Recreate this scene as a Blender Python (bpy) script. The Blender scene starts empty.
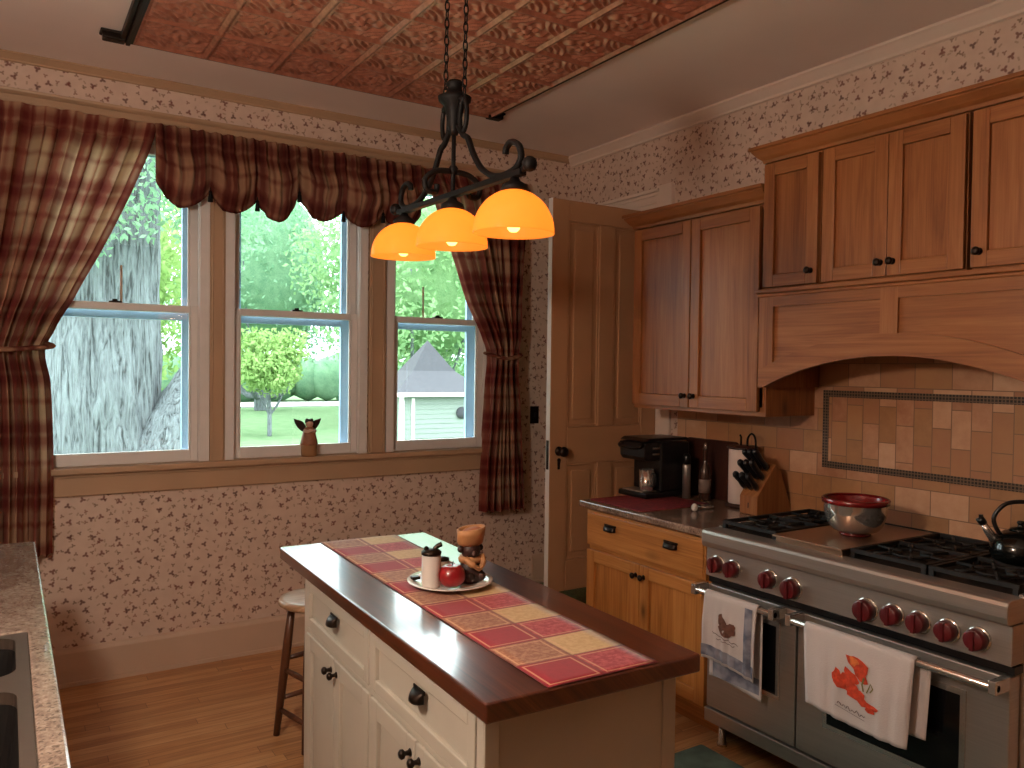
import bpy, math, random
import numpy as np
from mathutils import Vector, Matrix, noise
PI = math.pi
random.seed(7)
SC = bpy.context.scene
COL = SC.collection

# ------------------------------------------------------------------ mesh builder
class MB:
    def __init__(s, grain=2):
        s.v = []; s.f = []; s.uv = []; s.sm = []; s.mi = []; s.g = grain; s.off = 0.0; s.cm = 0
    def _uv(s, p):
        a, b = [(1, 2), (0, 2), (0, 1)][s.g]
        return (p[a] + p[b] * 1.003 + s.off, p[s.g] + s.off * 1.7)
    def add(s, verts, faces, smooth=False, uvs=None):
        b = len(s.v)
        s.v += [tuple(p) for p in verts]
        for f in faces:
            s.f.append([b + i for i in f]); s.sm.append(smooth); s.mi.append(s.cm)
            s.uv.append([uvs[i] for i in f] if uvs else [s._uv(verts[i]) for i in f])
        return s
    def box(s, x0, x1, y0, y1, z0, z1, grain=None):
        if grain is not None: s.g = grain
        s.off += 0.371
        x0, x1 = min(x0, x1), max(x0, x1); y0, y1 = min(y0, y1), max(y0, y1); z0, z1 = min(z0, z1), max(z0, z1)
        V = [(x0,y0,z0),(x1,y0,z0),(x1,y1,z0),(x0,y1,z0),(x0,y0,z1),(x1,y0,z1),(x1,y1,z1),(x0,y1,z1)]
        return s.add(V, [(0,3,2,1),(4,5,6,7),(0,1,5,4),(1,2,6,5),(2,3,7,6),(3,0,4,7)])
    def prism(s, poly, fn, d0, d1, grain=None, smooth=False):
        # poly: list of (u,v); fn(u,v,d)->xyz
        if grain is not None: s.g = grain
        s.off += 0.371
        n = len(poly)
        V = [fn(u, v, d0) for u, v in poly] + [fn(u, v, d1) for u, v in poly]
        F = [list(range(n))[::-1], list(range(n, 2*n))]
        F += [(i, (i+1) % n, n + (i+1) % n, n + i) for i in range(n)]
        return s.add(V, F, smooth)
    def lathe(s, prof, c=(0,0,0), n=28, axis='z', smooth=True, cap=True, sx=1, sy=1):
        V = []; m = len(prof)
        def P(r, h, a):
            x, y = r*math.cos(a)*sx, r*math.sin(a)*sy
            if axis == 'z': return (c[0]+x, c[1]+y, c[2]+h)
            if axis == 'x': return (c[0]+h, c[1]+x, c[2]+y)
            return (c[0]+x, c[1]+h, c[2]+y)
        for r, h in prof:
            for k in range(n): V.append(P(max(r, 1e-5), h, 2*PI*k/n))
        F = []
        for i in range(m-1):
            for k in range(n):
                a, b = i*n+k, i*n+(k+1) % n
                F.append((a, b, b+n, a+n))
        if cap:
            if prof[0][0] > 1e-4: F.append(list(range(n))[::-1])
            if prof[-1][0] > 1e-4: F.append(list(range((m-1)*n, m*n)))
        return s.add(V, F, smooth)
    def sphere(s, c, r, n=16, sx=1, sy=1, sz=1):
        pr = [(r*math.sin(PI*i/(n//2)), -r*sz*math.cos(PI*i/(n//2))) for i in range(n//2+1)]
        return s.lathe(pr, c, n, cap=False, sx=sx, sy=sy)
    def tube(s, pts, r, n=10, closed=False, cap=True, flat=1.0):
        pts = [Vector(p) for p in pts]; m = len(pts)
        rs = r if isinstance(r, (list, tuple)) else [r]*m
        V = []; up = None
        for i in range(m):
            if closed: t = pts[(i+1) % m] - pts[i-1]
            else: t = pts[min(i+1, m-1)] - pts[max(i-1, 0)]
            t.normalize()
            if up is None:
                up = t.orthogonal().normalized()
                for cand in (Vector((0,0,1)), Vector((1,0,0)), Vector((0,1,0))):
                    q = cand - t*cand.dot(t)
                    if q.length > .3: up = q.normalized(); break
            up = (up - t*up.dot(t)).normalized(); sd = t.cross(up)
            for k in range(n):
                a = 2*PI*k/n
                V.append(pts[i] + up*math.cos(a)*rs[i] + sd*math.sin(a)*rs[i]*flat)
        F = []
        for i in range(m if closed else m-1):
            j = (i+1) % m
            for k in range(n):
                F.append((i*n+k, i*n+(k+1) % n, j*n+(k+1) % n, j*n+k))
        if not closed and cap:
            F += [list(range(n))[::-1], list(range((m-1)*n, m*n))]
        return s.add(V, F, True)
    def grid(s, fn, nu, nv, uvf=None, smooth=True, wrap=False):
        V = []; U = []
        for j in range(nv+1):
            for i in range(nu+1):
                V.append(fn(i/nu, j/nv)); U.append(uvf(i/nu, j/nv) if uvf else (i/nu, j/nv))
        w = nu+1
        F = [(j*w+i, j*w+i+1, (j+1)*w+i+1, (j+1)*w+i) for j in range(nv) for i in range(nu)]
        return s.add(V, F, smooth, U)

def spline(pts, n=8):
    P = [Vector(p) for p in pts]; out = []
    for i in range(len(P)-1):
        p0, p1, p2, p3 = P[max(i-1,0)], P[i], P[i+1], P[min(i+2, len(P)-1)]
        for k in range(n):
            t = k/n
            out.append(.5*((2*p1)+(p2-p0)*t+(2*p0-5*p1+4*p2-p3)*t*t+(3*p1-p0-3*p2+p3)*t**3))
    out.append(P[-1]); return out

def lerp_tab(tab, x):
    if x <= tab[0][0]: return tab[0][1]
    for (a, b), (c, d) in zip(tab, tab[1:]):
        if x <= c:
            t = (x-a)/(c-a) if c > a else 0
            return b + (d-b)*t
    return tab[-1][1]
def smooth_tab(tab, x):
    if x <= tab[0][0]: return tab[0][1]
    for i, ((a, b), (c, d)) in enumerate(zip(tab, tab[1:])):
        if x <= c:
            t = (x-a)/(c-a)
            p = tab[max(i-1, 0)][1]; q = tab[min(i+2, len(tab)-1)][1]
            return .5*(2*b+(d-p)*t+(2*p-5*b+4*d-q)*t*t+(3*b-p-3*d+q)*t**3)
    return tab[-1][1]

# ------------------------------------------------------------------ object helpers
def link(name, mb, mat, parent=None, loc=(0,0,0), bevel=0, solid=0, sub=0, seg=2, local=False):
    me = bpy.data.meshes.new(name)
    L = Vector(loc)
    vs = mb.v if local else [tuple(Vector(p)-L) for p in mb.v]
    me.from_pydata(vs, [], mb.f)
    uvl = me.uv_layers.new(name='UVMap')
    flat = [c for f in mb.uv for p in f for c in p]
    uvl.data.foreach_set('uv', flat)
    me.polygons.foreach_set('use_smooth', mb.sm)
    mats = mat if isinstance(mat, (list, tuple)) else [mat]
    for m in mats: me.materials.append(m)
    if len(mats) > 1: me.polygons.foreach_set('material_index', mb.mi)
    me.update()
    o = bpy.data.objects.new(name, me); COL.objects.link(o)
    if parent is not None: o.parent = parent
    else: o.location = L
    if solid:
        q = o.modifiers.new('solid', 'SOLIDIFY'); q.thickness = solid; q.offset = 0
    if bevel:
        q = o.modifiers.new('bevel', 'BEVEL'); q.width = bevel; q.segments = seg; q.limit_method = 'ANGLE'; q.angle_limit = math.radians(40)
    if sub:
        q = o.modifiers.new('sub', 'SUBSURF'); q.levels = sub; q.render_levels = sub
    return o
def tag(o, label, cat, group=None, kind=None):
    o['label'] = label; o['category'] = cat
    if group: o['group'] = group
    if kind: o['kind'] = kind
    return o
class Thing:
    def __init__(s, name, label, cat, loc=(0,0,0), rz=0, group=None, kind=None):
        s.o = bpy.data.objects.new(name, None); COL.objects.link(s.o)
        s.o.empty_display_size = .05
        s.loc = loc; s.o.location = loc; s.o.rotation_euler = (0, 0, rz)
        tag(s.o, label, cat, group, kind)
    def part(s, name, mb, mat, parent=None, label=None, local=False, **k):
        o = link(name, mb, mat, parent or s.o, s.loc, local=local, **k)
        if parent is not None: o.parent = parent
        if label: o['label'] = label
        return o
def single(name, mb, mat, label, cat, loc=None, group=None, kind=None, **k):
    if loc is None:
        a = np.array(mb.v); loc = (float((a[:,0].min()+a[:,0].max())/2), float((a[:,1].min()+a[:,1].max())/2), float(a[:,2].min()))
    o = link(name, mb, mat, None, loc, **k)
    return tag(o, label, cat, group, kind)
def struct(name, mb, mat, label, cat, **k):
    return single(name, mb, mat, label, cat, loc=(0,0,0), kind='structure', **k)

# ------------------------------------------------------------------ materials
class NT:
    def __init__(s, name):
        s.m = bpy.data.materials.new(name); s.m.use_nodes = True
        s.t = s.m.node_tree; s.t.nodes.clear()
        s.out = s.n('ShaderNodeOutputMaterial')
    def n(s, typ, **k):
        q = s.t.nodes.new(typ)
        for a, b in k.items():
            if a == 'op': q.operation = b
            else: setattr(q, a, b)
        return q
    def l(s, a, b): s.t.links.new(a, b)
    def set(s, node, **k):
        for a, b in k.items():
            a = a.replace('_', ' ')
            if hasattr(b, 'is_linked') or isinstance(b, bpy.types.NodeSocket): s.l(b, node.inputs[a])
            else: node.inputs[a].default_value = b
        return node
    def math(s, op, a, b=None, c=None, clamp=False):
        q = s.n('ShaderNodeMath', op=op); q.use_clamp = clamp
        for i, x in enumerate((a, b, c)):
            if x is None: continue
            if isinstance(x, bpy.types.NodeSocket): s.l(x, q.inputs[i])
            else: q.inputs[i].default_value = x
        return q.outputs[0]
    def mix(s, f, a, b, blend='MIX'):
        q = s.n('ShaderNodeMix', data_type='RGBA', blend_type=blend)
        for i, x in ((0, f), (6, a), (7, b)):
            if isinstance(x, bpy.types.NodeSocket): s.l(x, q.inputs[i])
            else: q.inputs[i].default_value = x if i == 0 else (tuple(x)+(1,))[:4]
        return q.outputs[2]
    def coord(s, which='Object', scale=(1,1,1), rot=(0,0,0), loc=(0,0,0)):
        c = s.n('ShaderNodeTexCoord'); m = s.n('ShaderNodeMapping')
        m.inputs['Scale'].default_value = scale; m.inputs['Rotation'].default_value = rot; m.inputs['Location'].default_value = loc
        s.l(c.outputs[which], m.inputs[0]); return m.outputs[0]
    def noise(s, vec, scale, detail=4, rough=.55, dist=0, col=False):
        q = s.n('ShaderNodeTexNoise'); s.l(vec, q.inputs['Vector'])
        q.inputs['Scale'].default_value = scale; q.inputs['Detail'].default_value = detail
        q.inputs['Roughness'].default_value = rough; q.inputs['Distortion'].default_value = dist
        return q.outputs['Color' if col else 'Fac']
    def ramp(s, f, stops, interp='LINEAR'):
        q = s.n('ShaderNodeValToRGB'); q.color_ramp.interpolation = interp
        e = q.color_ramp.elements
        while len(e) < len(stops): e.new(.5)
        for i, (p, c) in enumerate(stops):
            e[i].position = p; e[i].color = (tuple(c)+(1,))[:4] if not isinstance(c, (int, float)) else (c, c, c, 1)
        s.l(f, q.inputs[0]); return q.outputs[0]
    def bump(s, h, strength=.3, dist=.01):
        q = s.n('ShaderNodeBump'); q.inputs['Strength'].default_value = strength; q.inputs['Distance'].default_value = dist
        s.l(h, q.inputs['Height']); return q.outputs[0]
    def pbr(s, color, rough=.5, metal=0, bump=None, coat=0, spec=.5, trans=0, emit=None, estr=0, **kw):
        p = s.n('ShaderNodeBsdfPrincipled')
        def st(nm, x):
            if isinstance(x, bpy.types.NodeSocket): s.l(x, p.inputs[nm])
            else: p.inputs[nm].default_value = (tuple(x)+(1,))[:4] if isinstance(x, tuple) else x
        st('Base Color', color); st('Roughness', rough); st('Metallic', metal)
        st('Coat Weight', coat); st('Specular IOR Level', spec); st('Transmission Weight', trans)
        if kw.get('coat_rough') is not None: st('Coat Roughness', kw['coat_rough'])
        if kw.get('sheen'): st('Sheen Weight', kw['sheen'])
        if emit: st('Emission Color', emit); st('Emission Strength', estr)
        if bump is not None: s.l(bump, p.inputs['Normal'])
        s.l(p.outputs[0], s.out.inputs[0]); return p
def srgb(r, g, b):
    f = lambda c: (c/255/12.92) if c/255 <= .04045 else ((c/255+.055)/1.055)**2.4
    return (f(r), f(g), f(b))
def plain(name, col, rough=.5, metal=0, var=.12, scale=8, bump=0, bscale=60, **k):
    t = NT(name); c = t.coord('Object')
    f = t.noise(c, scale, 3)
    dk = tuple(x*(1-var) for x in col); lt = tuple(min(1, x*(1+var)) for x in col)
    colr = t.ramp(f, [(.3, dk), (.7, lt)])
    b = t.bump(t.noise(c, bscale, 3), bump, .004) if bump else None
    t.pbr(colr, rough, metal, b, **k); return t.m

def wood(name, dark, mid, light, rough=.4, across=26, along=1.6, knots=0.0, coat=.15, streak=.35, spec=.4, coat_rough=.25, coat_ior=1.5):
    t = NT(name); c = t.coord('UV', (across, along, 1))
    n1 = t.noise(c, 1.0, 5, .6, 1.2)
    c2 = t.coord('UV', (across*7, along*2.2, 1)); n2 = t.noise(c2, 1.0, 3, .6)
    c4 = t.coord('UV', (2.6, .5, 1)); n4 = t.noise(c4, 1.0, 2)
    f = t.math('ADD', t.math('MULTIPLY', n1, 1-streak), t.math('MULTIPLY', n2, streak))
    f = t.math('ADD', f, t.math('MULTIPLY', t.math('SUBTRACT', n4, .5), .55))
    col = t.ramp(f, [(.28, dark), (.5, mid), (.72, light)])
    if knots:
        v = t.n('ShaderNodeTexVoronoi'); v.inputs['Scale'].default_value = 1
        cc = t.coord('UV', (4.5, 2.2, 1)); t.l(cc, v.inputs['Vector'])
        k = t.ramp(v.outputs['Distance'], [(.02, 1.0), (.09, .35), (.16, 0.0)])
        cc2 = t.noise(cc, .8, 1); gate = t.ramp(cc2, [(.52, 0.0), (.56, 1.0)])
        kf = t.math('MULTIPLY', t.math('MULTIPLY', k, gate), knots)
        col = t.mix(kf, col, tuple(x*.25 for x in dark))
    t.pbr(col, rough, 0, t.bump(n2, .08, .002), coat=coat, coat_rough=coat_rough, spec=spec).inputs['Coat IOR'].default_value = coat_ior; return t.m
SKY_STRENGTH = 12.0
LAMP_W = 1.2
FILL_W = 86.0
FILL_C = (1, .84, .69)
EXPOSURE = 0.0
# ------------------------------------------------------------------ the palette
def m_wallpaper():
    t = NT('wallpaper_floral'); tc = t.n('ShaderNodeTexCoord'); sp = t.n('ShaderNodeSeparateXYZ'); t.l(tc.outputs['Object'], sp.inputs[0])
    u = t.math('ADD', sp.outputs[0], sp.outputs[1]); cb = t.n('ShaderNodeCombineXYZ'); t.l(u, cb.inputs[0]); t.l(sp.outputs[2], cb.inputs[1])
    base = t.ramp(t.noise(cb.outputs[0], 14, 3), [(.3, srgb(212,188,172)), (.7, srgb(222,200,184))])
    def motif(scale, rad, petals, off, jit, thr=1.0):
        mp = t.n('ShaderNodeMapping'); mp.inputs['Location'].default_value = (off, off*.7, 0); mp.inputs['Scale'].default_value = (scale,)*3
        t.l(cb.outputs[0], mp.inputs[0])
        v = t.n('ShaderNodeTexVoronoi', voronoi_dimensions='2D'); v.inputs['Scale'].default_value = 1; v.inputs['Randomness'].default_value = jit
        t.l(mp.outputs[0], v.inputs['Vector'])
        d = t.n('ShaderNodeVectorMath', op='SUBTRACT'); t.l(mp.outputs[0], d.inputs[0]); t.l(v.outputs['Position'], d.inputs[1])
        s2 = t.n('ShaderNodeSeparateXYZ'); t.l(d.outputs[0], s2.inputs[0])
        sc = t.n('ShaderNodeSeparateColor'); t.l(v.outputs['Color'], sc.inputs[0])
        ang = t.math('ARCTAN2', s2.outputs[1], s2.outputs[0])
        ph = t.math('MULTIPLY', sc.outputs[0], 6.283)
        w = t.math('COSINE', t.math('ADD', t.math('MULTIPLY', ang, petals), ph))
        rr = t.math('MULTIPLY', t.math('ADD', .74, t.math('MULTIPLY', w, .26)), rad*scale)
        dist = v.outputs['Distance']
        m = t.math('MULTIPLY', t.math('SUBTRACT', rr, dist), 1/(rad*scale*.34), clamp=True)
        if thr < 1: m = t.math('MULTIPLY', m, t.math('LESS_THAN', sc.outputs[1], thr))
        return m, sc.outputs[2]
    col = base
    m, k = motif(24, .0105, 2, 3.3, 1.0, .8); col = t.mix(t.math('MULTIPLY', m, .5), col, srgb(152,122,96))
    m, k = motif(19, .0125, 3, 9.1, .9, .75); col = t.mix(t.math('MULTIPLY', m, .72), col, t.mix(k, srgb(112,88,66), srgb(150,100,84)))
    m, k = motif(12.8, .0180, 3, 0, .7); col = t.mix(t.math('MULTIPLY', m, .82), col, t.mix(k, srgb(86,52,48), srgb(124,66,58)))
    t.pbr(col, .75, 0, None, spec=.25); return t.m
WALLPAPER = m_wallpaper()
CREAM = plain('cream_trim_paint', srgb(204,178,156), .45, var=.05, scale=3)
WHITEWIN = plain('white_sash_paint', srgb(228,224,220), .45, var=.04)
STORM = plain('pale_storm_frame', srgb(160,192,222), .5, var=.04)
SHADEDTRIM = plain('shaded_window_trim', srgb(184,152,122), .45, var=.05, scale=3)  # cream trim paint darkened to its backlit shade on the window wall
CEIL = plain('ceiling_paint', srgb(244,230,222), .8, var=.03, scale=2)
ALDER = wood('knotty_alder', srgb(110,62,30), srgb(148,92,50), srgb(172,114,68), .42, 22, 1.3, knots=.9, coat=.12)
ALDER_LIT = wood('lit_alder', srgb(136,82,36), srgb(182,120,60), srgb(206,148,84), .42, 22, 1.3, knots=.9, coat=.15)  # same alder, lightened to stand for the light on the base cabinet
CROWNP = plain('pale_crown_paint', srgb(230,212,198), .5, var=.04, scale=3)
WALNUT = wood('island_walnut', srgb(44,18,10), srgb(80,36,19), srgb(110,58,32), .3, 20, 1.2, coat=.9, spec=.5, coat_rough=.12, coat_ior=1.6)
DOORPAINT = plain('tan_door_paint', srgb(180,136,98), .42, var=.05, scale=2.5)
CABWHITE = plain('cream_cabinet_paint', srgb(188,180,166), .45, var=.05, scale=4)
IRON = plain('black_iron', srgb(10,8,8), .6, 0, var=.25, scale=40, bump=.2, spec=.2)
DARKMETAL = plain('dark_bronze', srgb(44,34,28), .38, .8, var=.2, scale=30)
BLACKPL = plain('black_plastic', srgb(18,17,18), .3, 0, var=.1)
BLACKGL = plain('black_oven_glass', srgb(10,10,12), .08, 0, var=.1, spec=.7)
GLASSDARK = plain('bottle_glass', srgb(60,40,34), .1, 0, var=.1, spec=.8)
CASTIRON = plain('cast_iron', srgb(20,20,21), .6, .2, var=.3, scale=50, bump=.3)
REDKNOB = plain('burgundy_knob', srgb(88,16,22), .35, 0, var=.15, coat=.4)
REDENAMEL = plain('red_enamel', srgb(120,22,24), .25, 0, var=.1, coat=.5)
WHITECER = plain('white_ceramic', srgb(222,214,206), .22, 0, var=.04, coat=.4)
WHITEPAPER = plain('paper_towel', srgb(226,206,196), .9, 0, var=.03, bump=.3, bscale=120)
APPLE = plain('apple_red', srgb(140,18,24), .28, 0, var=.3, scale=14, coat=.4)
DARKBROWN = plain('dark_brown_figure', srgb(50,26,20), .5, 0, var=.3, scale=20)
TANFIG = plain('tan_figure', srgb(172,122,78), .6, 0, var=.2, scale=24)
TOAST = plain('brown_hat_crown', srgb(150,88,44), .7, 0, var=.2, scale=30)
GREENCARPET = plain('dark_green_carpet', srgb(74,90,56), .95, 0, var=.3, scale=60, bump=.5, bscale=180)
KETTLE = plain('kettle_black', srgb(20,22,20), .18, .5, var=.1, coat=.5)
DIMWALL = plain('dim_unseen_wall', srgb(84,72,62), .8, var=.03)  # dark tone for unseen walls, cuts light bouncing onto the island
MATRED = plain('red_placemat', srgb(120,30,38), .85, 0, var=.35, scale=40, bump=.3)
CONCRETE = plain('road_asphalt', srgb(150,150,148), .9, var=.08)
LINE_DK = plain('printed_brown_ink', srgb(104,66,52), .9, var=.2, scale=60)
LINE_TX = plain('printed_grey_ink', srgb(110,90,88), .9, var=.1)
ORANGE1 = plain('printed_red_orange', srgb(206,70,40), .9, var=.25, scale=60)
ORANGE2 = plain('printed_orange', srgb(226,120,60), .9, var=.25, scale=60)
OLIVE = plain('printed_olive', srgb(130,118,66), .9, var=.2, scale=60)

def m_stainless(name, base=.52, rough=.34):
    t = NT(name); c = t.coord('Object', (4, 4, 260)); f = t.noise(c, 1, 2)
    c2 = t.coord('Object', (3, 3, 3)); f2 = t.noise(c2, 1, 2)
    col = t.ramp(f, [(.2, (base*.9, base*.83, base*.76)), (.8, (base*1.08, base*1.0, base*.92))])
    r = t.math('ADD', t.math('MULTIPLY', f2, .12), rough-.06)
    t.pbr(col, r, .82, t.bump(f, .03, .001)); return t.m
STEEL = m_stainless('brushed_stainless')
STEELP = m_stainless('polished_stainless', .66, .14)

def m_floor():
    t = NT('oak_strip_floor'); c = t.n('ShaderNodeTexCoord'); sp = t.n('ShaderNodeSeparateXYZ'); t.l(c.outputs['Object'], sp.inputs[0])
    ry = t.math('MULTIPLY', sp.outputs[1], 1/.058); row = t.math('FLOOR', ry)
    w1 = t.n('ShaderNodeTexWhiteNoise', noise_dimensions='1D'); t.l(row, w1.inputs['W'])
    rx = t.math('ADD', t.math('MULTIPLY', sp.outputs[0], 1/1.05), t.math('MULTIPLY', w1.outputs['Value'], 7.3)); cx = t.math('FLOOR', rx)
    cb = t.n('ShaderNodeCombineXYZ'); t.l(row, cb.inputs[0]); t.l(cx, cb.inputs[1])
    w2 = t.n('ShaderNodeTexWhiteNoise', noise_dimensions='2D'); t.l(cb.outputs[0], w2.inputs['Vector'])
    fy = t.math('FRACT', ry); fx = t.math('FRACT', rx)
    gap = t.math('MAXIMUM', t.math('LESS_THAN', t.math('MINIMUM', fy, t.math('SUBTRACT', 1.0, fy)), .018), t.math('LESS_THAN', t.math('MINIMUM', fx, t.math('SUBTRACT', 1.0, fx)), .0012))
    cc = t.n('ShaderNodeCombineXYZ'); t.l(t.math('ADD', t.math('MULTIPLY', sp.outputs[0], 2.4), t.math('MULTIPLY', w2.outputs['Value'], 31.0)), cc.inputs[0]); t.l(t.math('MULTIPLY', sp.outputs[1], 38.0), cc.inputs[1])
    n = t.noise(cc.outputs[0], 1, 5, .62, .8)
    n3 = t.noise(t.coord('Object', (6, 170, 1)), 1, 3)
    f = t.math('ADD', t.math('ADD', t.math('MULTIPLY', n, .6), t.math('MULTIPLY', n3, .2)), t.math('MULTIPLY', w2.outputs['Value'], .22))
    col = t.ramp(f, [(.3, srgb(146,98,58)), (.52, srgb(194,142,92)), (.75, srgb(224,180,130))])
    col = t.mix(t.math('MULTIPLY', gap, .65), col, srgb(66,36,18))
    t.pbr(col, .34, 0, t.bump(n3, .05, .002), coat=.35, coat_rough=.2); return t.m
FLOOR = m_floor()

def m_tile(name, w, h, rot, off=.5):
    t = NT(name); tc = t.n('ShaderNodeTexCoord'); sp = t.n('ShaderNodeSeparateXYZ'); t.l(tc.outputs['Object'], sp.inputs[0])
    cb = t.n('ShaderNodeCombineXYZ')
    a, b_ = (1, 2) if not rot else (2, 1)
    t.l(sp.outputs[a], cb.inputs[0]); t.l(sp.outputs[b_], cb.inputs[1])
    b = t.n('ShaderNodeTexBrick'); b.offset = off; t.l(cb.outputs[0], b.inputs['Vector'])
    t.set(b, Scale=1.0, Mortar_Size=.0022, Mortar_Smooth=.2, Brick_Width=w, Row_Height=h, Color1=(0,0,0,1), Color2=(1,1,1,1), Mortar=(.5,.5,.5,1))
    n = t.noise(cb.outputs[0], 16, 5, .65)
    f = t.math('ADD', t.math('ADD', .12, t.math('MULTIPLY', b.outputs['Color'], .6)), t.math('MULTIPLY', n, .3))
    col = t.ramp(f, [(.12, srgb(140,96,62)), (.38, srgb(178,130,88)), (.62, srgb(170,116,84)), (.8, srgb(202,154,118)), (1, srgb(220,180,148))])
    col = t.mix(t.math('MULTIPLY', b.outputs['Fac'], .8), col, srgb(124,98,74))
    h_ = t.math('SUBTRACT', t.math('MULTIPLY', n, .15), b.outputs['Fac'])
    t.pbr(col, .5, 0, t.bump(h_, .35, .004), spec=.4); return t.m
TILE = m_tile('tumbled_stone_tile', .155, .104, False)
TILEV = m_tile('tumbled_stone_tile_upright', .155, .078, True)
def m_mosaic():
    t = NT('mosaic_border_tile'); tc = t.n('ShaderNodeTexCoord'); sp = t.n('ShaderNodeSeparateXYZ'); t.l(tc.outputs['Object'], sp.inputs[0])
    cb = t.n('ShaderNodeCombineXYZ'); t.l(sp.outputs[1], cb.inputs[0]); t.l(sp.outputs[2], cb.inputs[1])
    b = t.n('ShaderNodeTexBrick'); b.offset = 0; t.l(cb.outputs[0], b.inputs['Vector'])
    t.set(b, Scale=1.0, Mortar_Size=.0022, Brick_Width=.0135, Row_Height=.0135, Color1=srgb(22,17,14)+(1,), Color2=srgb(62,46,36)+(1,), Mortar=srgb(112,90,70)+(1,))
    t.pbr(b.outputs['Color'], .35, 0, None); return t.m
MOSAIC = m_mosaic()
def m_granite(name, a, b, c_):
    t = NT(name); c = t.coord('Object')
    n = t.noise(c, 90, 4, .7); v = t.n('ShaderNodeTexVoronoi'); t.l(c, v.inputs['Vector']); v.inputs['Scale'].default_value = 160
    n2 = t.noise(c, 7, 4, .6, 1)
    f = t.math('ADD', t.math('MULTIPLY', n, .6), t.math('MULTIPLY', n2, .4))
    col = t.ramp(f, [(.34, a), (.5, b), (.66, c_)])
    sp = t.n('ShaderNodeSeparateColor'); t.l(v.outputs['Color'], sp.inputs[0])
    col = t.mix(t.math('MULTIPLY', t.math('GREATER_THAN', sp.outputs[0], .86), .5), col, tuple(x*.35 for x in a))
    t.pbr(col, .22, 0, t.bump(n, .05, .002), coat=.3); return t.m
GRANITE = m_granite('brown_granite', srgb(84,64,54), srgb(126,102,86), srgb(168,144,124))
GRANITE2 = m_granite('grey_brown_granite', srgb(92,76,66), srgb(134,116,104), srgb(170,154,140))

def m_copper():
    t = NT('pressed_copper'); c = t.coord('Object'); n = t.noise(c, 30, 4)
    col = t.ramp(n, [(.3, srgb(178,112,90)), (.7, srgb(218,152,126))])
    t.pbr(col, .36, .4, None, spec=.6); return t.m
COPPER = m_copper()
def m_plaid(name, transl=.42, cols=(srgb(204,166,136), srgb(150,88,74), srgb(110,38,40))):
    t = NT(name); tc = t.n('ShaderNodeTexCoord'); sp = t.n('ShaderNodeSeparateXYZ'); t.l(tc.outputs['UV'], sp.inputs[0])
    def sm(x, c, w, soft):
        d = t.math('ABSOLUTE', t.math('SUBTRACT', x, c)); return t.math('MULTIPLY', t.math('SUBTRACT', w, d), 1/soft, clamp=True)
    def stripes(x, per):
        a = t.math('FRACT', t.math('MULTIPLY', x, 1/per))
        f = t.math('ADD', t.math('MULTIPLY', sm(a, .30, .27, .13), .75), t.math('MULTIPLY', sm(a, .30, .06, .05), -.35))
        return t.math('ADD', f, t.math('MULTIPLY', sm(a, .76, .07, .06), .45), clamp=True)
    f = t.math('ADD', t.math('MULTIPLY', stripes(sp.outputs[0], .23), .6), t.math('MULTIPLY', stripes(sp.outputs[1], .29), .5))
    col = t.ramp(f, [(0, cols[0]), (.45, cols[1]), (.95, cols[2])])
    wv = t.noise(t.coord('UV', (700, 700, 1)), 1, 1)
    d = t.n('ShaderNodeBsdfDiffuse'); tr = t.n('ShaderNodeBsdfTranslucent'); mx = t.n('ShaderNodeMixShader'); mx.inputs[0].default_value = transl
    for q in (d, tr): t.l(col, q.inputs['Color'])
    t.l(t.bump(wv, .1, .001), d.inputs['Normal'])
    t.l(d.outputs[0], mx.inputs[1]); t.l(tr.outputs[0], mx.inputs[2]); t.l(mx.outputs[0], t.out.inputs[0]); return t.m
PLAID = m_plaid('burgundy_plaid', .44)
PLAIDV = m_plaid('burgundy_plaid_lined', .12, (srgb(156,116,92), srgb(106,58,48), srgb(70,24,24)))
def m_glass():
    t = NT('window_glass'); tr = t.n('ShaderNodeBsdfTransparent'); g = t.n('ShaderNodeBsdfGlossy'); g.inputs['Roughness'].default_value = .02
    tr.inputs['Color'].default_value = (.93, .97, .96, 1)
    fr = t.n('ShaderNodeFresnel'); fr.inputs[0].default_value = 1.45; mx = t.n('ShaderNodeMixShader')
    t.l(fr.outputs[0], mx.inputs[0]); t.l(tr.outputs[0], mx.inputs[1]); t.l(g.outputs[0], mx.inputs[2]); t.l(mx.outputs[0], t.out.inputs[0]); return t.m
GLASS = m_glass()
SHADE_E = .42
def m_shade():
    t = NT('amber_glass_shade'); d = t.n('ShaderNodeBsdfTranslucent'); g = t.n('ShaderNodeBsdfPrincipled')
    g.inputs['Base Color'].default_value = srgb(240,160,84)+(1,); g.inputs['Roughness'].default_value = .25
    d.inputs['Color'].default_value = srgb(255,190,100)+(1,)
    e = t.n('ShaderNodeEmission'); e.inputs['Color'].default_value = srgb(255,168,62)+(1,); e.inputs['Strength'].default_value = SHADE_E
    mx = t.n('ShaderNodeMixShader'); mx.inputs[0].default_value = .72; ad = t.n('ShaderNodeAddShader')
    t.l(g.outputs[0], mx.inputs[1]); t.l(d.outputs[0], mx.inputs[2]); t.l(mx.outputs[0], ad.inputs[0]); t.l(e.outputs[0], ad.inputs[1]); t.l(ad.outputs[0], t.out.inputs[0]); return t.m
SHADE = m_shade()
def m_emit(name, col, s):
    t = NT(name); e = t.n('ShaderNodeEmission'); e.inputs['Color'].default_value = tuple(col)+(1,); e.inputs['Strength'].default_value = s
    t.l(e.outputs[0], t.out.inputs[0]); return t.m
BULB = m_emit('warm_bulb', srgb(255,206,110), 4.0)
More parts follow.
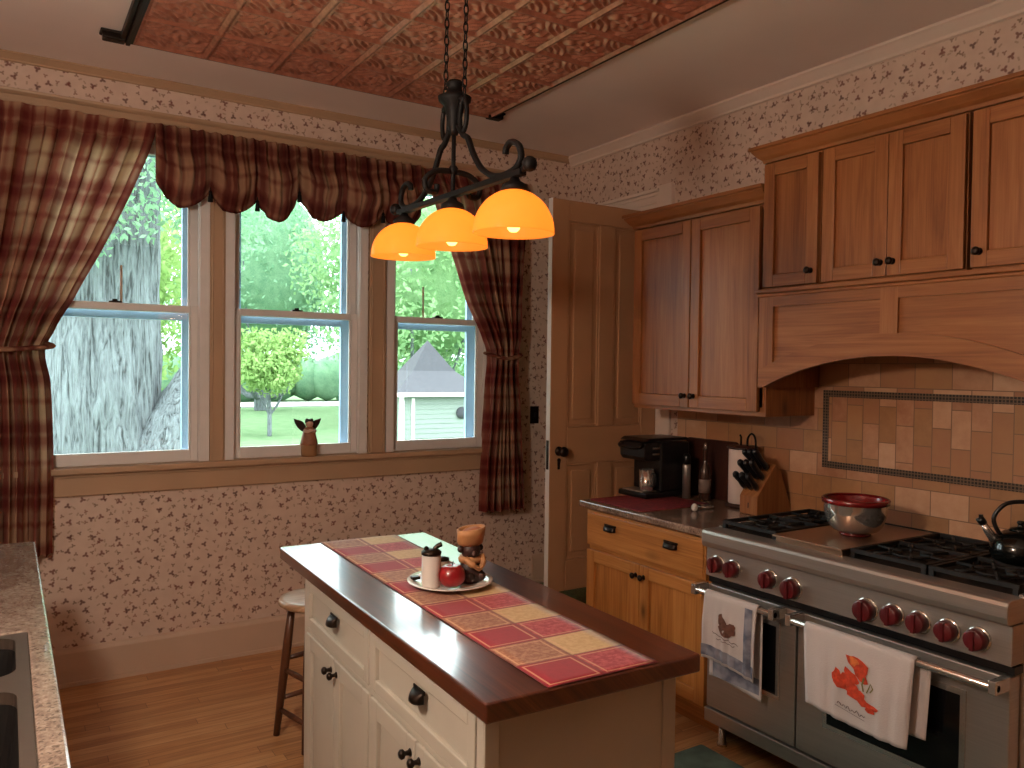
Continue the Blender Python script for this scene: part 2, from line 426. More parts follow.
def m_leaf(name, a, b, tr=.45):
    t = NT(name); c = t.coord('Object'); n = t.noise(c, 2.2, 3); n2 = t.noise(c, 14, 2)
    f = t.math('ADD', t.math('MULTIPLY', n, .6), t.math('MULTIPLY', n2, .4))
    col = t.ramp(f, [(.35, a), (.65, b)])
    d = t.n('ShaderNodeBsdfDiffuse'); r = t.n('ShaderNodeBsdfTranslucent'); mx = t.n('ShaderNodeMixShader'); mx.inputs[0].default_value = tr
    t.l(col, d.inputs[0]); t.l(col, r.inputs[0]); t.l(d.outputs[0], mx.inputs[1]); t.l(r.outputs[0], mx.inputs[2]); t.l(mx.outputs[0], t.out.inputs[0]); return t.m
LEAF1 = m_leaf('leaf_green', srgb(112,150,104), srgb(150,182,132))
LEAF2 = m_leaf('leaf_blue_green', srgb(108,148,118), srgb(146,180,146))
LEAF3 = m_leaf('leaf_yellow_green', srgb(128,160,96), srgb(156,182,118))
def m_bark():
    t = NT('grey_furrowed_bark'); c = t.coord('Object', (21, 21, 1.9)); n = t.noise(c, 1, 5, .6, 1.4)
    c2 = t.coord('Object', (46, 46, 9)); n2 = t.noise(c2, 1, 3)
    f = t.math('ADD', t.math('MULTIPLY', n, .75), t.math('MULTIPLY', n2, .25))
    col = t.ramp(f, [(.38, srgb(46,50,52)), (.46, srgb(92,98,102)), (.6, srgb(116,124,128))])
    t.pbr(col, .9, 0, t.bump(f, .9, .06)); return t.m
BARK = m_bark()
LAWN = m_leaf('lawn_grass', srgb(84,108,78), srgb(106,126,96), .0)
SIDING = plain('pale_house_siding', srgb(118,128,122), .7, var=.04)
ROOF = plain('grey_shingle', srgb(56,56,62), .9, var=.15, scale=12)
RUGM = plain('green_rug_pile', srgb(98,120,110), .95, 0, var=.35, scale=9, bump=.5, bscale=150)
TOWELW = plain('white_cotton', srgb(208,196,192), .95, 0, var=.03, bump=.3, bscale=240, sheen=.2)
def m_bluecheck():
    t = NT('blue_border_cotton'); c = t.coord('UV', (14, 14, 1)); n = t.noise(c, 1, 2)
    col = t.ramp(n, [(.4, srgb(98,100,116)), (.6, srgb(150,148,158))]); t.pbr(col, .95); return t.m
BLUECK = m_bluecheck()
def m_runner():
    t = NT('patchwork_runner'); tc = t.n('ShaderNodeTexCoord'); sp = t.n('ShaderNodeSeparateXYZ'); t.l(tc.outputs['UV'], sp.inputs[0])
    u, v = sp.outputs[0], sp.outputs[1]                      # u 0..2 across, v rows
    fu, fv = t.math('FRACT', u), t.math('FRACT', v)
    cu = t.math('FLOOR', u); rv = t.math('FLOORED_MODULO', t.math('FLOOR', v), 2.0)
    n = t.noise(t.coord('UV', (9, 9, 1)), 1, 4, .7); n2 = t.noise(t.coord('UV', (50, 50, 1)), 1, 2)
    red = t.mix(cu, t.ramp(n, [(.3, srgb(138,10,34)), (.7, srgb(154,16,42))]), t.ramp(n, [(.42, srgb(148,22,42)), (.62, srgb(184,74,80))]))
    tan = t.mix(cu, t.ramp(n, [(.42, srgb(140,86,62)), (.62, srgb(176,128,96))]), t.ramp(n, [(.4, srgb(190,156,106)), (.6, srgb(204,174,124))]))
    col = t.mix(rv, red, tan)
    e = t.math('MINIMUM', t.math('MINIMUM', fu, t.math('SUBTRACT', 1.0, fu)), t.math('MINIMUM', fv, t.math('SUBTRACT', 1.0, fv)))
    l1 = t.math('LESS_THAN', e, .025); l2 = t.math('LESS_THAN', t.math('ABSOLUTE', t.math('SUBTRACT', e, .075)), .018)
    col = t.mix(t.math('MULTIPLY', l1, .7), col, srgb(110,40,44)); col = t.mix(t.math('MULTIPLY', l2, .6), col, srgb(214,170,130))
    t.pbr(col, .85, 0, t.bump(n2, .2, .001), sheen=.2); return t.m
RUNNER = m_runner()
# ------------------------------------------------------------------ room shell
H = 3.03; XL = -3.86; YF = -6.2
WIN = [(-3.24, -2.397), (-2.27, -1.509), (-1.34, -.653)]
ZS, ZH = 1.075, 2.74
b = MB(); b.box(XL-.15, .15, YF-.15, .2, -.12, 0); struct('floor', b, FLOOR, 'oak strip floor with boards running along the window wall', 'floor')
b = MB(); b.box(XL-.15, .15, YF-.15, .2, H, H+.12); struct('ceiling', b, CEIL, 'plain painted ceiling around the copper panel', 'ceiling')
b = MB()
b.box(XL-.15, -3.24, 0, .2, 0, H); b.box(-.653, .15, 0, .2, 0, H)
b.box(-3.24, -.653, 0, .2, 0, ZS-.02); b.box(-3.24, -.653, 0, .2, ZH, H)
b.box(-2.397, -2.27, 0, .2, ZS-.02, ZH); b.box(-1.509, -1.34, 0, .2, ZS-.02, ZH)
struct('wall_back', b, WALLPAPER, 'window wall papered with a small floral pattern', 'wall')
b = MB(); DY0, DY1, DZ0, DZ1 = -.885, -.10, .345, 2.53
b.box(0, .15, YF, DY0, 0, H); b.box(0, .15, DY1, 0, 0, H); b.box(0, .15, DY0, DY1, DZ1, H); b.box(0, .15, DY0, DY1, 0, DZ0-.01)
struct('wall_right', b, WALLPAPER, 'floral papered wall above the wooden cabinets', 'wall')
b = MB(); b.box(XL-.15, XL, YF, 0, 0, H); struct('wall_left', b, WALLPAPER, 'floral papered wall behind the sink counter', 'wall')
b = MB(); b.box(XL, 0, YF-.15, YF, 0, H); struct('wall_front', b, DIMWALL, 'plain painted wall opposite the windows', 'wall')
b = MB()
b.box(.15, 1.1, DY0-.1, DY1+.1, 0, DZ0-.012); b.box(1.1, 1.2, DY0-.1, DY1+.1, 0, 2.8); b.box(.15, 1.2, DY0-.2, DY0-.1, 0, 2.8)
b.box(.15, 1.2, DY1+.1, DY1+.2, 0, 2.8); b.box(.15, 1.2, DY0-.2, DY1+.2, 2.8, 2.9)
struct('wall_passage', b, DIMWALL, 'plain passage walls behind the open panelled door', 'wall')
# carpeted step
b = MB(); b.box(-.29, -.001, -.88, -.025, .001, .14); b.box(.0, .148, DY0+.03, DY1-.03, DZ0-.009, DZ0)
tag(link('entry_step', b, GREENCARPET, None, (0,0,0), bevel=.008), 'dark green carpeted step under the open panelled door', 'step', kind='structure')

def profile_x(mb, prof, x0, x1):   # prof (y,z) extruded along x
    mb.prism(prof, lambda u, v, d: (d, u, v), x0, x1, grain=0)
def profile_y(mb, prof, y0, y1):
    mb.prism(prof, lambda u, v, d: (u, d, v), y0, y1, grain=1)
# crown moulding
cr = [(-.001, H-.001), (-.055, H-.001), (-.055, H-.012), (-.046, H-.018), (-.022, H-.044), (-.016, H-.05), (-.016, H-.062), (-.001, H-.066)]
cb_ = [(y*.62, H-(H-z)*.62) for y, z in cr]
b = MB(); profile_x(b, cb_, XL, -.0005); struct('trim_1', b, SHADEDTRIM, 'narrow crown moulding above the window wall', 'crown moulding')
b = MB(); profile_y(b, cr, YF, -.0); struct('trim_2', b, CROWNP, 'narrow crown moulding above the cabinet wall', 'crown moulding')
# baseboards
bb = [(-.001, .001), (-.024, .001), (-.024, .02), (-.018, .022), (-.018, .165), (-.012, .182), (-.001, .19)]
b = MB(); profile_x(b, bb, XL, -.295); profile_x(b, [(y, z+.141) for y, z in bb if z < .17 or True], -.294, -.002)
struct('baseboard_back', b, CREAM, 'tall cream baseboard under the windows', 'baseboard')
# window casing and sill
b = MB()
for x0, x1 in ((-3.36, -3.27), (-2.372, -2.295), (-1.478, -1.372), (-.625, -.535)):
    b.box(x0, x1, -.022, -.001, ZS, ZH)
    if x1-x0 < .3:
        w = x1-x0; b.box(x0+w*.12, x0+w*.2, -.03, -.022, ZS, ZH); b.box(x1-w*.2, x1-w*.12, -.03, -.022, ZS, ZH)
struct('trim_3', b, SHADEDTRIM, 'upright casings between the three sash windows', 'window casing', bevel=.003)
b = MB(); b.box(-3.47, -.515, -.026, -.001, ZH, 2.835)
profile_x(b, [(-.001, 2.835), (-.03, 2.835), (-.046, 2.846), (-.05, 2.858), (-.001, 2.862)], -3.49, -.495)
b.box(-3.47, -.515, -.032, -.026, 2.80, 2.812)
struct('trim_4', b, SHADEDTRIM, 'long head casing above the three windows', 'window casing', bevel=.002)
b = MB(); b.box(-3.39, -.5, -.062, .03, ZS-.03, ZS)
b.box(-3.36, -.53, -.024, -.001, .935, ZS-.03); b.box(-3.36, -.53, -.032, -.024, ZS-.05, ZS-.03)
struct('trim_5', b, SHADEDTRIM, 'window sill with apron under the three windows', 'window sill', bevel=.004)

def window(i, x0, x1, label, rod=None):
    T = Thing('window_%d' % i, label, 'window', ((x0+x1)/2, 0, ZS), kind='structure')
    f = MB()
    for a, c in ((x0, x0+.018), (x1-.018, x1)):
        f.box(a, c, -.001, .17, ZS, ZH)
    f.box(x0, x1, -.001, .17, ZH-.018, ZH); f.box(x0, x1, .03, .19, ZS-.02, ZS)
    f.box(x0-.024, x0+.026, -.014, -.0012, ZS, ZH); f.box(x1-.026, x1+.024, -.014, -.0012, ZS, ZH); f.box(x0+.018, x0+.03, -.0011, .022, ZS, ZH); f.box(x1-.03, x1-.018, -.0011, .022, ZS, ZH)
    T.part('jamb', f, WHITEWIN, bevel=.002)
    a, c = x0+.02, x1-.02
    def sash(y0, y1, z0, z1, bot, top, st=.042):
        m = MB(); m.box(a, a+st, y0, y1, z0, z1); m.box(c-st, c, y0, y1, z0, z1)
        m.box(a+st, c-st, y0, y1, z0, z0+bot); m.box(a+st, c-st, y0, y1, z1-top, z1)
        m.box(a+st, a+st+.008, y0+.008, y1-.008, z0+bot, z1-top); m.box(c-st-.008, c-st, y0+.008, y1-.008, z0+bot, z1-top)
        return m
    zm = 1.893
    lo = T.part('lower_sash', sash(.026, .062, ZS+.001, zm, .06, .036), WHITEWIN, bevel=.003)
    up = T.part('upper_sash', sash(.068, .104, zm-.036, ZH-.02, .036, .05), WHITEWIN, bevel=.003)
    g = MB(); g.box(a+.045, c-.045, .043, .046, ZS+.062, zm-.037); T.part('pane', g, GLASS, parent=lo)
    g = MB(); g.box(a+.045, c-.045, .085, .088, zm-.001, ZH-.071); T.part('pane', g, GLASS, parent=up)
    s = MB(); s.box(x0+.019, x0+.09, .125, .15, ZS+.001, ZH-.02); s.box(x1-.09, x1-.019, .125, .15, ZS+.001, ZH-.02)
    s.box(x0+.09, x1-.09, .125, .15, ZS+.001, ZS+.05); s.box(x0+.09, x1-.09, .125, .15, ZH-.07, ZH-.02); s.box(x0+.09, x1-.09, .125, .15, 1.82, 1.87)
    T.part('storm_frame', s, STORM, bevel=.002)
    k = MB(); xm = (x0+x1)/2; k.box(xm-.03, xm+.03, .03, .064, zm, zm+.008); k.lathe([(.0, .0), (.014, 0), (.014, .01), (0, .012)], (xm, .047, zm+.008), 10)
    T.part('sash_lock', k, DARKMETAL, parent=lo)
    if rod:
        r = MB(); r.tube([(rod, .04, zm), (rod, .045, zm+.19)], .006, 6); T.part('sash_rod', r, CREAM, parent=lo)
window(1, *WIN[0], 'left sash window showing a furrowed tree trunk', rod=-2.79)
window(2, *WIN[1], 'middle sash window looking on lawn and a small yellow-green tree')
window(3, *WIN[2], 'right sash window showing a pale garage with grey roof', rod=-1.10)

# copper ceiling panel
CP = (-2.86, -.89, -3.02, -.50)
T = Thing('copper_ceiling_panel', 'pressed copper ceiling panel of square tiles in a dark frame', 'ceiling panel', ((CP[0]+CP[1])/2, (CP[2]+CP[3])/2, H-.04))
TS = .305
def tile_h(x, y):
    a = (x/TS) % 1.0; c = (y/TS) % 1.0
    e = np.minimum(np.minimum(a, 1-a), np.minimum(c, 1-c))
    S = lambda v, lo, hi: np.clip((v-lo)/(hi-lo), 0, 1)**2*(3-2*np.clip((v-lo)/(hi-lo), 0, 1))
    hgt = .010*(1-S(e, .022, .052))+.005*S(e, .052, .075)*(1-S(e, .085, .108))
    inn = S(e, .08, .11)
    dc = np.minimum(np.minimum(np.hypot(a, c), np.hypot(1-a, c)), np.minimum(np.hypot(a, 1-c), np.hypot(1-a, 1-c)))
    rg = 1-S(dc, .43, .48)
    rings = (.5+.5*np.cos(dc*2*np.pi/.1))*.008*rg
    u, v = a-.5, c-.5; r = np.hypot(u, v); th = np.arctan2(v, u)
    fl = (.5+.5*np.cos(6*th)*np.cos(r*26))*.009*(1-S(r, .28, .36))*(1-rg)+.006*(1-S(r, .03, .07))
    return hgt+inn*(rings+fl)
x0, x1, y0, y1 = CP[0]+.05, CP[0]+.05+6*TS, CP[3]-.04-8*TS, CP[3]-.04
NX, NY = 6*46, 8*46
gx, gy = np.meshgrid(np.linspace(x0, x1, NX+1), np.linspace(y0, y1, NY+1))
gz = H-.020-1.7*tile_h(gx-x0, gy-y0)
m = MB(); w = NX+1
me = bpy.data.meshes.new('pressed_tiles')
vv = np.stack([gx.ravel()-T.loc[0], gy.ravel()-T.loc[1], gz.ravel()-T.loc[2]], 1)
ii = (np.arange(NY)[:, None]*w+np.arange(NX)[None, :]).ravel()
ff = np.stack([ii, ii+w, ii+w+1, ii+1], 1)
me.from_pydata(vv.tolist(), [], ff.tolist()); me.polygons.foreach_set('use_smooth', [True]*len(ff)); me.materials.append(COPPER)
o = bpy.data.objects.new('pressed_tiles', me); COL.objects.link(o); o.parent = T.o
b = MB()
b.box(x0-.012, x0, y0, y1, H-.04, H-.001); b.box(x0-.03, x0-.012, y0, y1, H-.05, H-.001); b.box(x0-.05, x0-.03, y0, y1, H-.032, H-.001)
b.box(x0-.05, x1+.02, y1, y1+.016, H-.034, H-.001); b.box(x1, x1+.02, y0, y1, H-.034, H-.001); b.box(x0-.05, x1+.02, y0-.03, y0, H-.04, H-.001)
T.part('frame', b, DARKMETAL, bevel=.003)
for cx, cy in ((x0-.075, y1+.005), (x1+.03, y1-.0), (x1+.03, y0-.02), (x0-.075, y0-.02)):
    k = MB(); k.box(cx-.045, cx+.045, cy-.028, cy+.028, H-.038, H-.001); k.box(cx-.055, cx+.055, cy-.036, cy+.036, H-.014, H-.001)
    T.part('corner_block', k, DARKMETAL, bevel=.006)

# open panelled door and its casing
T = Thing('door_1', 'tan panelled wooden door standing open beside the cabinets', 'door', (0, -.87, .355), kind='structure')
FX0, FX1, FY0, FY1, FZ0, FZ1 = -.78, -.012, -.885, -.847, .355, 2.515
b = MB(2)
def rail(u0, u1, v0, v1, g=2): b.box(u0, u1, FY0, FY1, v0, v1, grain=g)
st = .115; xm = (FX0+FX1)/2
rail(FX0, FX0+st, FZ0, FZ1); rail(FX1-st, FX1, FZ0, FZ1)
for z0, z1 in ((FZ0, FZ0+.17), (1.06, 1.265), (FZ1-.115, FZ1)): rail(FX0+st, FX1-st, z0, z1, 0)
rail(xm-.055, xm+.055, FZ0+.17, 1.06); rail(xm-.055, xm+.055, 1.265, FZ1-.115)
T.part('leaf_frame', b, DOORPAINT, bevel=.006)
for u0, u1 in ((FX0+st, xm-.055), (xm+.055, FX1-st)):
    for v0, v1 in ((FZ0+.17, 1.06), (1.265, FZ1-.115)):
        p = MB(); p.box(u0, u1, FY0+.014, FY1-.014, v0, v1)
        for yy, d in ((FY0, 1), (FY1, -1)):
            p.box(u0, u0+.012, yy+.004*d, yy+.014*d, v0, v1); p.box(u1-.012, u1, yy+.004*d, yy+.014*d, v0, v1)
            p.box(u0, u1, yy+.004*d, yy+.014*d, v0, v0+.012); p.box(u0, u1, yy+.004*d, yy+.014*d, v1-.012, v1)
        p.box(u0+.04, u1-.04, FY0+.006, FY1-.006, v0+.04, v1-.04)
        T.part('panel', p, DOORPAINT, bevel=.005)
e = MB(); e.box(FX0-.0015, FX0-.0002, FY0+.001, FY1-.001, FZ0, FZ1); T.part('edge', e, WHITEWIN, label='white strip along the edge of the door')  # thin white strip over the free edge of the leaf
k = MB(); kz = 1.135; kx = FX0+.06
k.lathe([(.0, 0), (.026, 0), (.026, -.004), (.012, -.008), (.01, -.028), (.02, -.034), (.029, -.046), (.026, -.058), (.012, -.066), (0, -.067)], (kx, FY0, kz), 20, 'y')
T.part('knob', k, DARKMETAL)
k = MB(); k.box(kx-.008, kx+.008, FY0-.004, FY0, kz-.1, kz-.05); k.lathe([(0, 0), (.011, 0), (.011, -.005), (0, -.005)], (kx, FY0, kz-.05), 12, 'y'); T.part('keyhole_plate', k, DARKMETAL)
k = MB(); k.box(FX0-.0035, FX0-.0017, FY0+.008, FY1-.008, kz-.1, kz+.06); T.part('latch_plate', k, DARKMETAL)
b = MB()
b.box(-.02, -.001, DY0-.12, DY0-.003, 0.001, 2.545); b.box(-.02, -.001, DY1+.001, -.001, .001, 2.545)
b.box(-.022, -.001, DY0-.09, -.001, 2.545, 2.64); b.box(-.034, -.001, DY0-.02, -.001, 2.62, 2.64); b.box(-.028, -.001, DY0-.02, -.001, 2.575, 2.59); b.box(-.046, -.001, DY0-.02, -.001, 2.64, 2.66)
b.box(-.032, -.001, DY0-.125, DY0+.002, 2.545, 2.675)
struct('trim_6', b, CROWNP, 'cream door casing with corner block rising behind the cabinet top', 'door casing', bevel=.004)

# light switch
T = Thing('light_switch', 'dark bronze switch plate on the papered wall beside the open door', 'switch', (-.289, -.001, 1.275))
b = MB(); b.box(-.324, -.254, -.007, -.001, 1.217, 1.333); T.part('plate', b, DARKMETAL, bevel=.003)
b = MB(); b.box(-.296, -.282, -.02, -.007, 1.262, 1.29); T.part('toggle', b, BLACKPL, bevel=.002)

# ------------------------------------------------------------------ outdoors
b = MB(); b.box(-40, 50, -40, 70, -1.3, -1.0)
struct('lawn', b, LAWN, 'pale mown lawn outside the windows', 'lawn')
b = MB(); b.box(-30, 50, 44, 50, -1.0, -.96); struct('street', b, CONCRETE, 'pale street running beyond the lawn', 'street')
rng = np.random.default_rng(3)
def leaf_mesh(name, blobs, n, size, mat, parent, loc):
    V = []; tot = sum((r[0]*r[1]*r[2])**.6 for _, r in blobs)
    for c, r in blobs:
        k = max(60, int(n*(r[0]*r[1]*r[2])**.6/tot))
        d = rng.normal(size=(k, 3)); d /= np.linalg.norm(d, axis=1)[:, None]
        p = np.array(c)+d*np.array(r)*(rng.uniform(.45, 1.05, (k, 1)))
        a = rng.normal(size=(k, 3)); a /= np.linalg.norm(a, axis=1)[:, None]
        q = np.cross(a, rng.normal(size=(k, 3))); q /= np.linalg.norm(q, axis=1)[:, None]
        s = size*rng.uniform(.6, 1.3, (k, 1))
        V.append(np.stack([p-a*s, p-q*s*.5, p+a*s, p+q*s*.5], 1))
    V = np.concatenate(V).reshape(-1, 3)-np.array(loc); k = len(V)//4
    me = bpy.data.meshes.new(name); me.from_pydata(V.tolist(), [], np.arange(4*k).reshape(-1, 4).tolist()); me.materials.append(mat)
    o = bpy.data.objects.new(name, me); COL.objects.link(o); o.parent = parent; return o
def trunk_mesh(pts, rs, rough, nseg=26, nr=28, seed=0):
    P = spline(pts, nseg//(len(pts)-1)); n = len(P)
    m = MB(); rr = [np.interp(i/(n-1), np.linspace(0, 1, len(rs)), rs) for i in range(n)]
    m.tube(P, rr, nr)
    out = []
    for i, p in enumerate(m.v):
        c = P[min(i//nr, n-1)]; d = Vector(p)-c
        f = 1+rough*(noise.noise(Vector((p[0]*7+seed, p[1]*7, p[2]*.9)))+.6*noise.noise(Vector((p[0]*16, p[1]*16, p[2]*2))))
        out.append(tuple(c+d*f))
    m.v = out; return m
T = Thing('oak_tree', 'huge grey furrowed tree trunk close outside the left window', 'tree', (-2.35, 5.2, -1.0))
T.part('trunk', trunk_mesh([(-2.4, 5.3, -1.05), (-2.42, 5.2, .6), (-2.4, 5.2, 2.6), (-2.3, 5.2, 5.2), (-2.1, 5.3, 8)], [.85, .62, .55, .52, .4], .12, 60, 72), BARK)
T.part('leaning_stem', trunk_mesh([(-2.0, 5.0, -1.0), (-1.92, 4.9, .2), (-1.5, 4.9, 1.25), (-1.14, 5.0, 2.3), (-1.05, 5.1, 5)], [.62, .5, .3, .1, .06], .12, 40, 40, 5), BARK)
leaf_mesh('crown', [((-3.5, 7, 7.4), (3.2, 2.6, 1.9)), ((1.0, 7.5, 7.8), (2.6, 2.2, 1.6)), ((-2.45, 4.15, 3.45), (1.0, .4, .72)), ((-2.85, 4.2, 2.8), (.45, .3, .42)), ((-1.4, 4.3, 3.4), (.6, .4, .9)), ((-2.0, 4.2, 4.3), (1.6, .5, .6))], 30000, .042, LEAF2, T.o, T.loc)
def tree(x, y, h, rx, trunk_h, mat, n, leaf, label, name='leafy_tree', group=None, core=True, bend=0):
    T = Thing(name, label, 'tree', (x, y, -1.0), group=group)
    zc = -1+trunk_h+(h-trunk_h)/2; rz = (h-trunk_h)/2
    bl = [((x, y, zc), (rx*.8, rx*.8, rz*.9))]
    for k in range(6):
        a = k*PI/3+x; bl.append(((x+math.cos(a)*rx*.55, y+math.sin(a)*rx*.55, zc+rz*.45*math.sin(k*2.1+y)), (rx*.5, rx*.5, rz*.5)))
    cr = leaf_mesh('crown', bl, n, leaf, mat, T.o, T.loc)
    tr = MB()
    tr.tube(spline([(x, y, -1.02), (x+bend, y, -1+trunk_h*.5), (x, y, -1+trunk_h+.3), (x+.1, y, zc+rz*.3)], 6), [rx*.06]*10+[rx*.035]*9, 10)
    for a in (0, 2.1, 4.2):
        tr.tube(spline([(x, y, -1+trunk_h*.6), (x+math.cos(a)*rx*.3, y+math.sin(a)*rx*.3, -1+trunk_h*1.1), (x+math.cos(a)*rx*.6, y+math.sin(a)*rx*.6, zc)], 5), [rx*.03]*6+[rx*.015]*5, 6)
    T.part('trunk', tr, BARK)
    if core:
        c = MB(); c.sphere((x, y, zc), rx*.62, 16, sz=rz*.72/(rx*.62)); T.part('inner_foliage', c, mat)
    return T
tree(4.75, 24.5, 4.0, 1.35, 1.25, LEAF3, 5000, .10, 'small yellow-green tree on the lawn behind the winged figurine', 'young_tree', core=False)
BT = [(-7, 41, 14, 4.6, 1.6, LEAF1, 'broad green tree far left beyond the big trunk'), (-1.2, 28, 11.5, 5.2, 1.2, LEAF3, 'yellow-green tree in the gap right of the big trunk'),
      (8.8, 41, 14.5, 5.7, 1.4, LEAF2, 'blue-green tree behind the small yellow-green tree'), (12.2, 28, 11.5, 5.4, 1.6, LEAF1, 'tall green tree between the lawn and the garage'),
      (20.6, 41, 15, 5.8, 1.4, LEAF2, 'blue-green tree standing behind the garage roof'), (25, 28, 12, 5.9, 1.5, LEAF1, 'large green tree to the right behind the garage'),
      (33, 41, 15, 6, 1.5, LEAF2, 'green tree at the far right beyond the garage')]
for x, y, h, rx, th, mt, lb in BT: tree(x, y, h, rx, th, mt, 15000, .15, lb, group='tall trees beyond the lawn')
b = MB()
for k in range(60):
    x = -24+k*1.15; b.sphere((x, 52+random.uniform(-1, 1), .3+random.uniform(-.3, .6)), 1.5, 8, sz=1.1)
tag(link('hedge_row', b, LEAF2, None, (0, 0, 0)), 'long hedge row closing the view beyond the street', 'hedge', kind='stuff')

# garage beyond window 3
GX0, GX1, GY = 6.9, 9.75, 18.0
T = Thing('garage', 'pale garage with a steep grey roof seen through the right window', 'garage', ((GX0+GX1)/2, GY+1.6, -1.0))
b = MB(); b.box(GX0, GX1, GY, GY+3.2, -1.0, .74)
for k in range(11): b.box(GX0-.012, GX1+.012, GY-.014, GY, -.95+k*.15, -.95+k*.15+.012)
T.part('siding', b, SIDING)
b = MB(); E_ = .28; ax, ay = 8.42, GY+1.2
b.add([(GX0-E_, GY-E_, .72), (GX1+E_, GY-E_, .72), (GX1+E_, GY+3.5, .72), (GX0-E_, GY+3.5, .72), (ax-.75, ay-.5, 1.45), (ax+.75, ay-.5, 1.45), (ax+.75, ay+.6, 1.45), (ax-.75, ay+.6, 1.45), (ax, ay, 2.45)],
      [(0,1,5,4),(1,2,6,5),(2,3,7,6),(3,0,4,7),(4,5,8),(5,6,8),(6,7,8),(7,4,8),(3,2,1,0)])
T.part('roof', b, ROOF)
b = MB(); b.box(GX0-E_, GX1+E_, GY-E_-.03, GY-E_, .66, .78); b.box(GX0-.02, GX0+.14, GY-.03, GY, -1, .7); b.box(GX0+.4, GX0+.5, GY-.03, GY, -1, .6); T.part('fascia', b, WHITEWIN)
b = MB(); b.lathe([(0, 0), (.19, 0), (.19, -.05), (0, -.05)], (9.05, GY-.015, .12), 20, 'y'); T.part('round_vent', b, ROOF)
# ------------------------------------------------------------------ wooden cabinets on the right wall (fronts face -x)
WX = -.09                                    # face of the built-out tiled wall
def door_mb(x, ya, yb, z0, z1, st=.058, th=.022, raised=True, rail=None):
    """front faces -x at x; ya > yb"""
    m = MB(2); r = rail or st
    m.box(x, x+th, ya, ya-st, z0, z1, grain=2); m.box(x, x+th, yb+st, yb, z0, z1, grain=2)
    m.box(x, x+th, ya-st, yb+st, z0, z0+r, grain=1); m.box(x, x+th, ya-st, yb+st, z1-r, z1, grain=1)
    m.box(x+.012, x+th-.001, ya-st, yb+st, z0+r, z1-r, grain=2)
    return m
def knob_mb(x, y, z, r=.014):
    m = MB(); m.lathe([(0, 0), (r*.9, 0), (r*.55, -.006), (r*.5, -.014), (r, -.019), (r*1.05, -.026), (r*.6, -.031), (0, -.032)], (x, y, z), 14, 'x'); return m
def cup_mb(x, y, z, w=.04):
    """half dome bin pull, open below; fronts -x"""
    m = MB()
    def fn(s, t):
        a = PI*s; q = PI/2*t
        return (x-.001-.024*math.sin(a)**.6*math.sin(q), y+w*math.cos(a), z+.013-.026*(1-math.cos(q)))
    m.grid(fn, 16, 8); m.box(x-.0025, x, y-w-.004, y+w+.004, z+.010, z+.018); return m

# tiled wall
T = Thing('tile_backsplash', 'tumbled stone tile backsplash with mosaic framed panel behind the range', 'backsplash', (WX/2, -2.3, .9), kind='structure')
b = MB(); b.box(WX, -.001, -1.15, -2.047, .9, 1.384); b.box(WX, -.001, -2.0475, -3.9, .5, 1.93); T.part('field_tile', b, TILE)
my0, my1, mz0, mz1, mw = -2.098, -3.22, 1.15, 1.505, .03
b = MB(); b.box(WX-.006, WX, my0, my1, mz0, mz0+mw); b.box(WX-.006, WX, my0, my1, mz1-mw, mz1); b.box(WX-.006, WX, my0, my0-mw, mz0+mw, mz1-mw); b.box(WX-.006, WX, my1+mw, my1, mz0+mw, mz1-mw)
T.part('mosaic_border', b, MOSAIC)
b = MB(); b.box(WX-.003, WX, my0-mw, my1+mw, mz0+mw, mz1-mw); T.part('panel_tile', b, TILEV)

# left wall cabinet
T = Thing('wall_cabinet', 'tall two-door wooden wall cabinet hanging above the coffee maker', 'cabinet', (-.2, -1.62, 1.385))
UF = -.45
b = MB(2); b.box(UF+.022, -.001, -1.168, -1.186, 1.385, 2.335); b.box(UF+.022, -.001, -2.028, -2.046, 1.385, 2.335)
b.box(UF+.03, -.001, -1.186, -2.028, 1.405, 1.425, grain=1); b.box(UF+.03, -.001, -1.186, -2.028, 2.315, 2.335, grain=1); b.box(-.012, -.001, -1.186, -2.028, 1.425, 2.315)
b.box(UF+.022, UF+.04, -1.186, -2.028, 1.385, 1.41, grain=1); b.box(UF+.022, UF+.042, -1.58, -1.606, 1.41, 2.33)
T.part('carcass', b, ALDER)
for ya, yb, ky in ((-1.173, -1.588, -1.562), (-1.594, -2.012, -1.622)):
    d = T.part('door', door_mb(UF, ya, yb, 1.405, 2.325), ALDER, bevel=.003)
    T.part('knob', knob_mb(UF, ky, 1.462), DARKMETAL, parent=d)
def crown(mb, x, y0, y1, z, h, p):
    pr = [(0, 0), (-.012, 0), (-.016, h*.18), (-.03*p, h*.35), (-.05*p, h*.7), (-.05*p, h*.78), (-.058*p, h*.8), (-.058*p, h), (.02, h), (.02, 0)]
    V = []; F = []; n = len(pr)
    # front run plus a return on the far (left) end
    for (d, hh) in pr: V.append((-.001, y0-d*1.0 if d < 0 else y0-.02, z+hh))
    for (d, hh) in pr: V.append((x+d, y0-d if d < 0 else y0-.02, z+hh))
    for (d, hh) in pr: V.append((x+d, y1, z+hh))
    for k in range(2):
        for i in range(n):
            j = (i+1) % n; F.append((k*n+i, k*n+j, (k+1)*n+j, (k+1)*n+i))
    F.append(list(range(n))); F.append(list(range(2*n, 3*n))[::-1])
    mb.g = 1; mb.add(V, F)
b = MB(1); crown(b, UF+.022, -1.168, -2.046, 2.336, .078, 1.0); T.part('crown_moulding', b, ALDER)

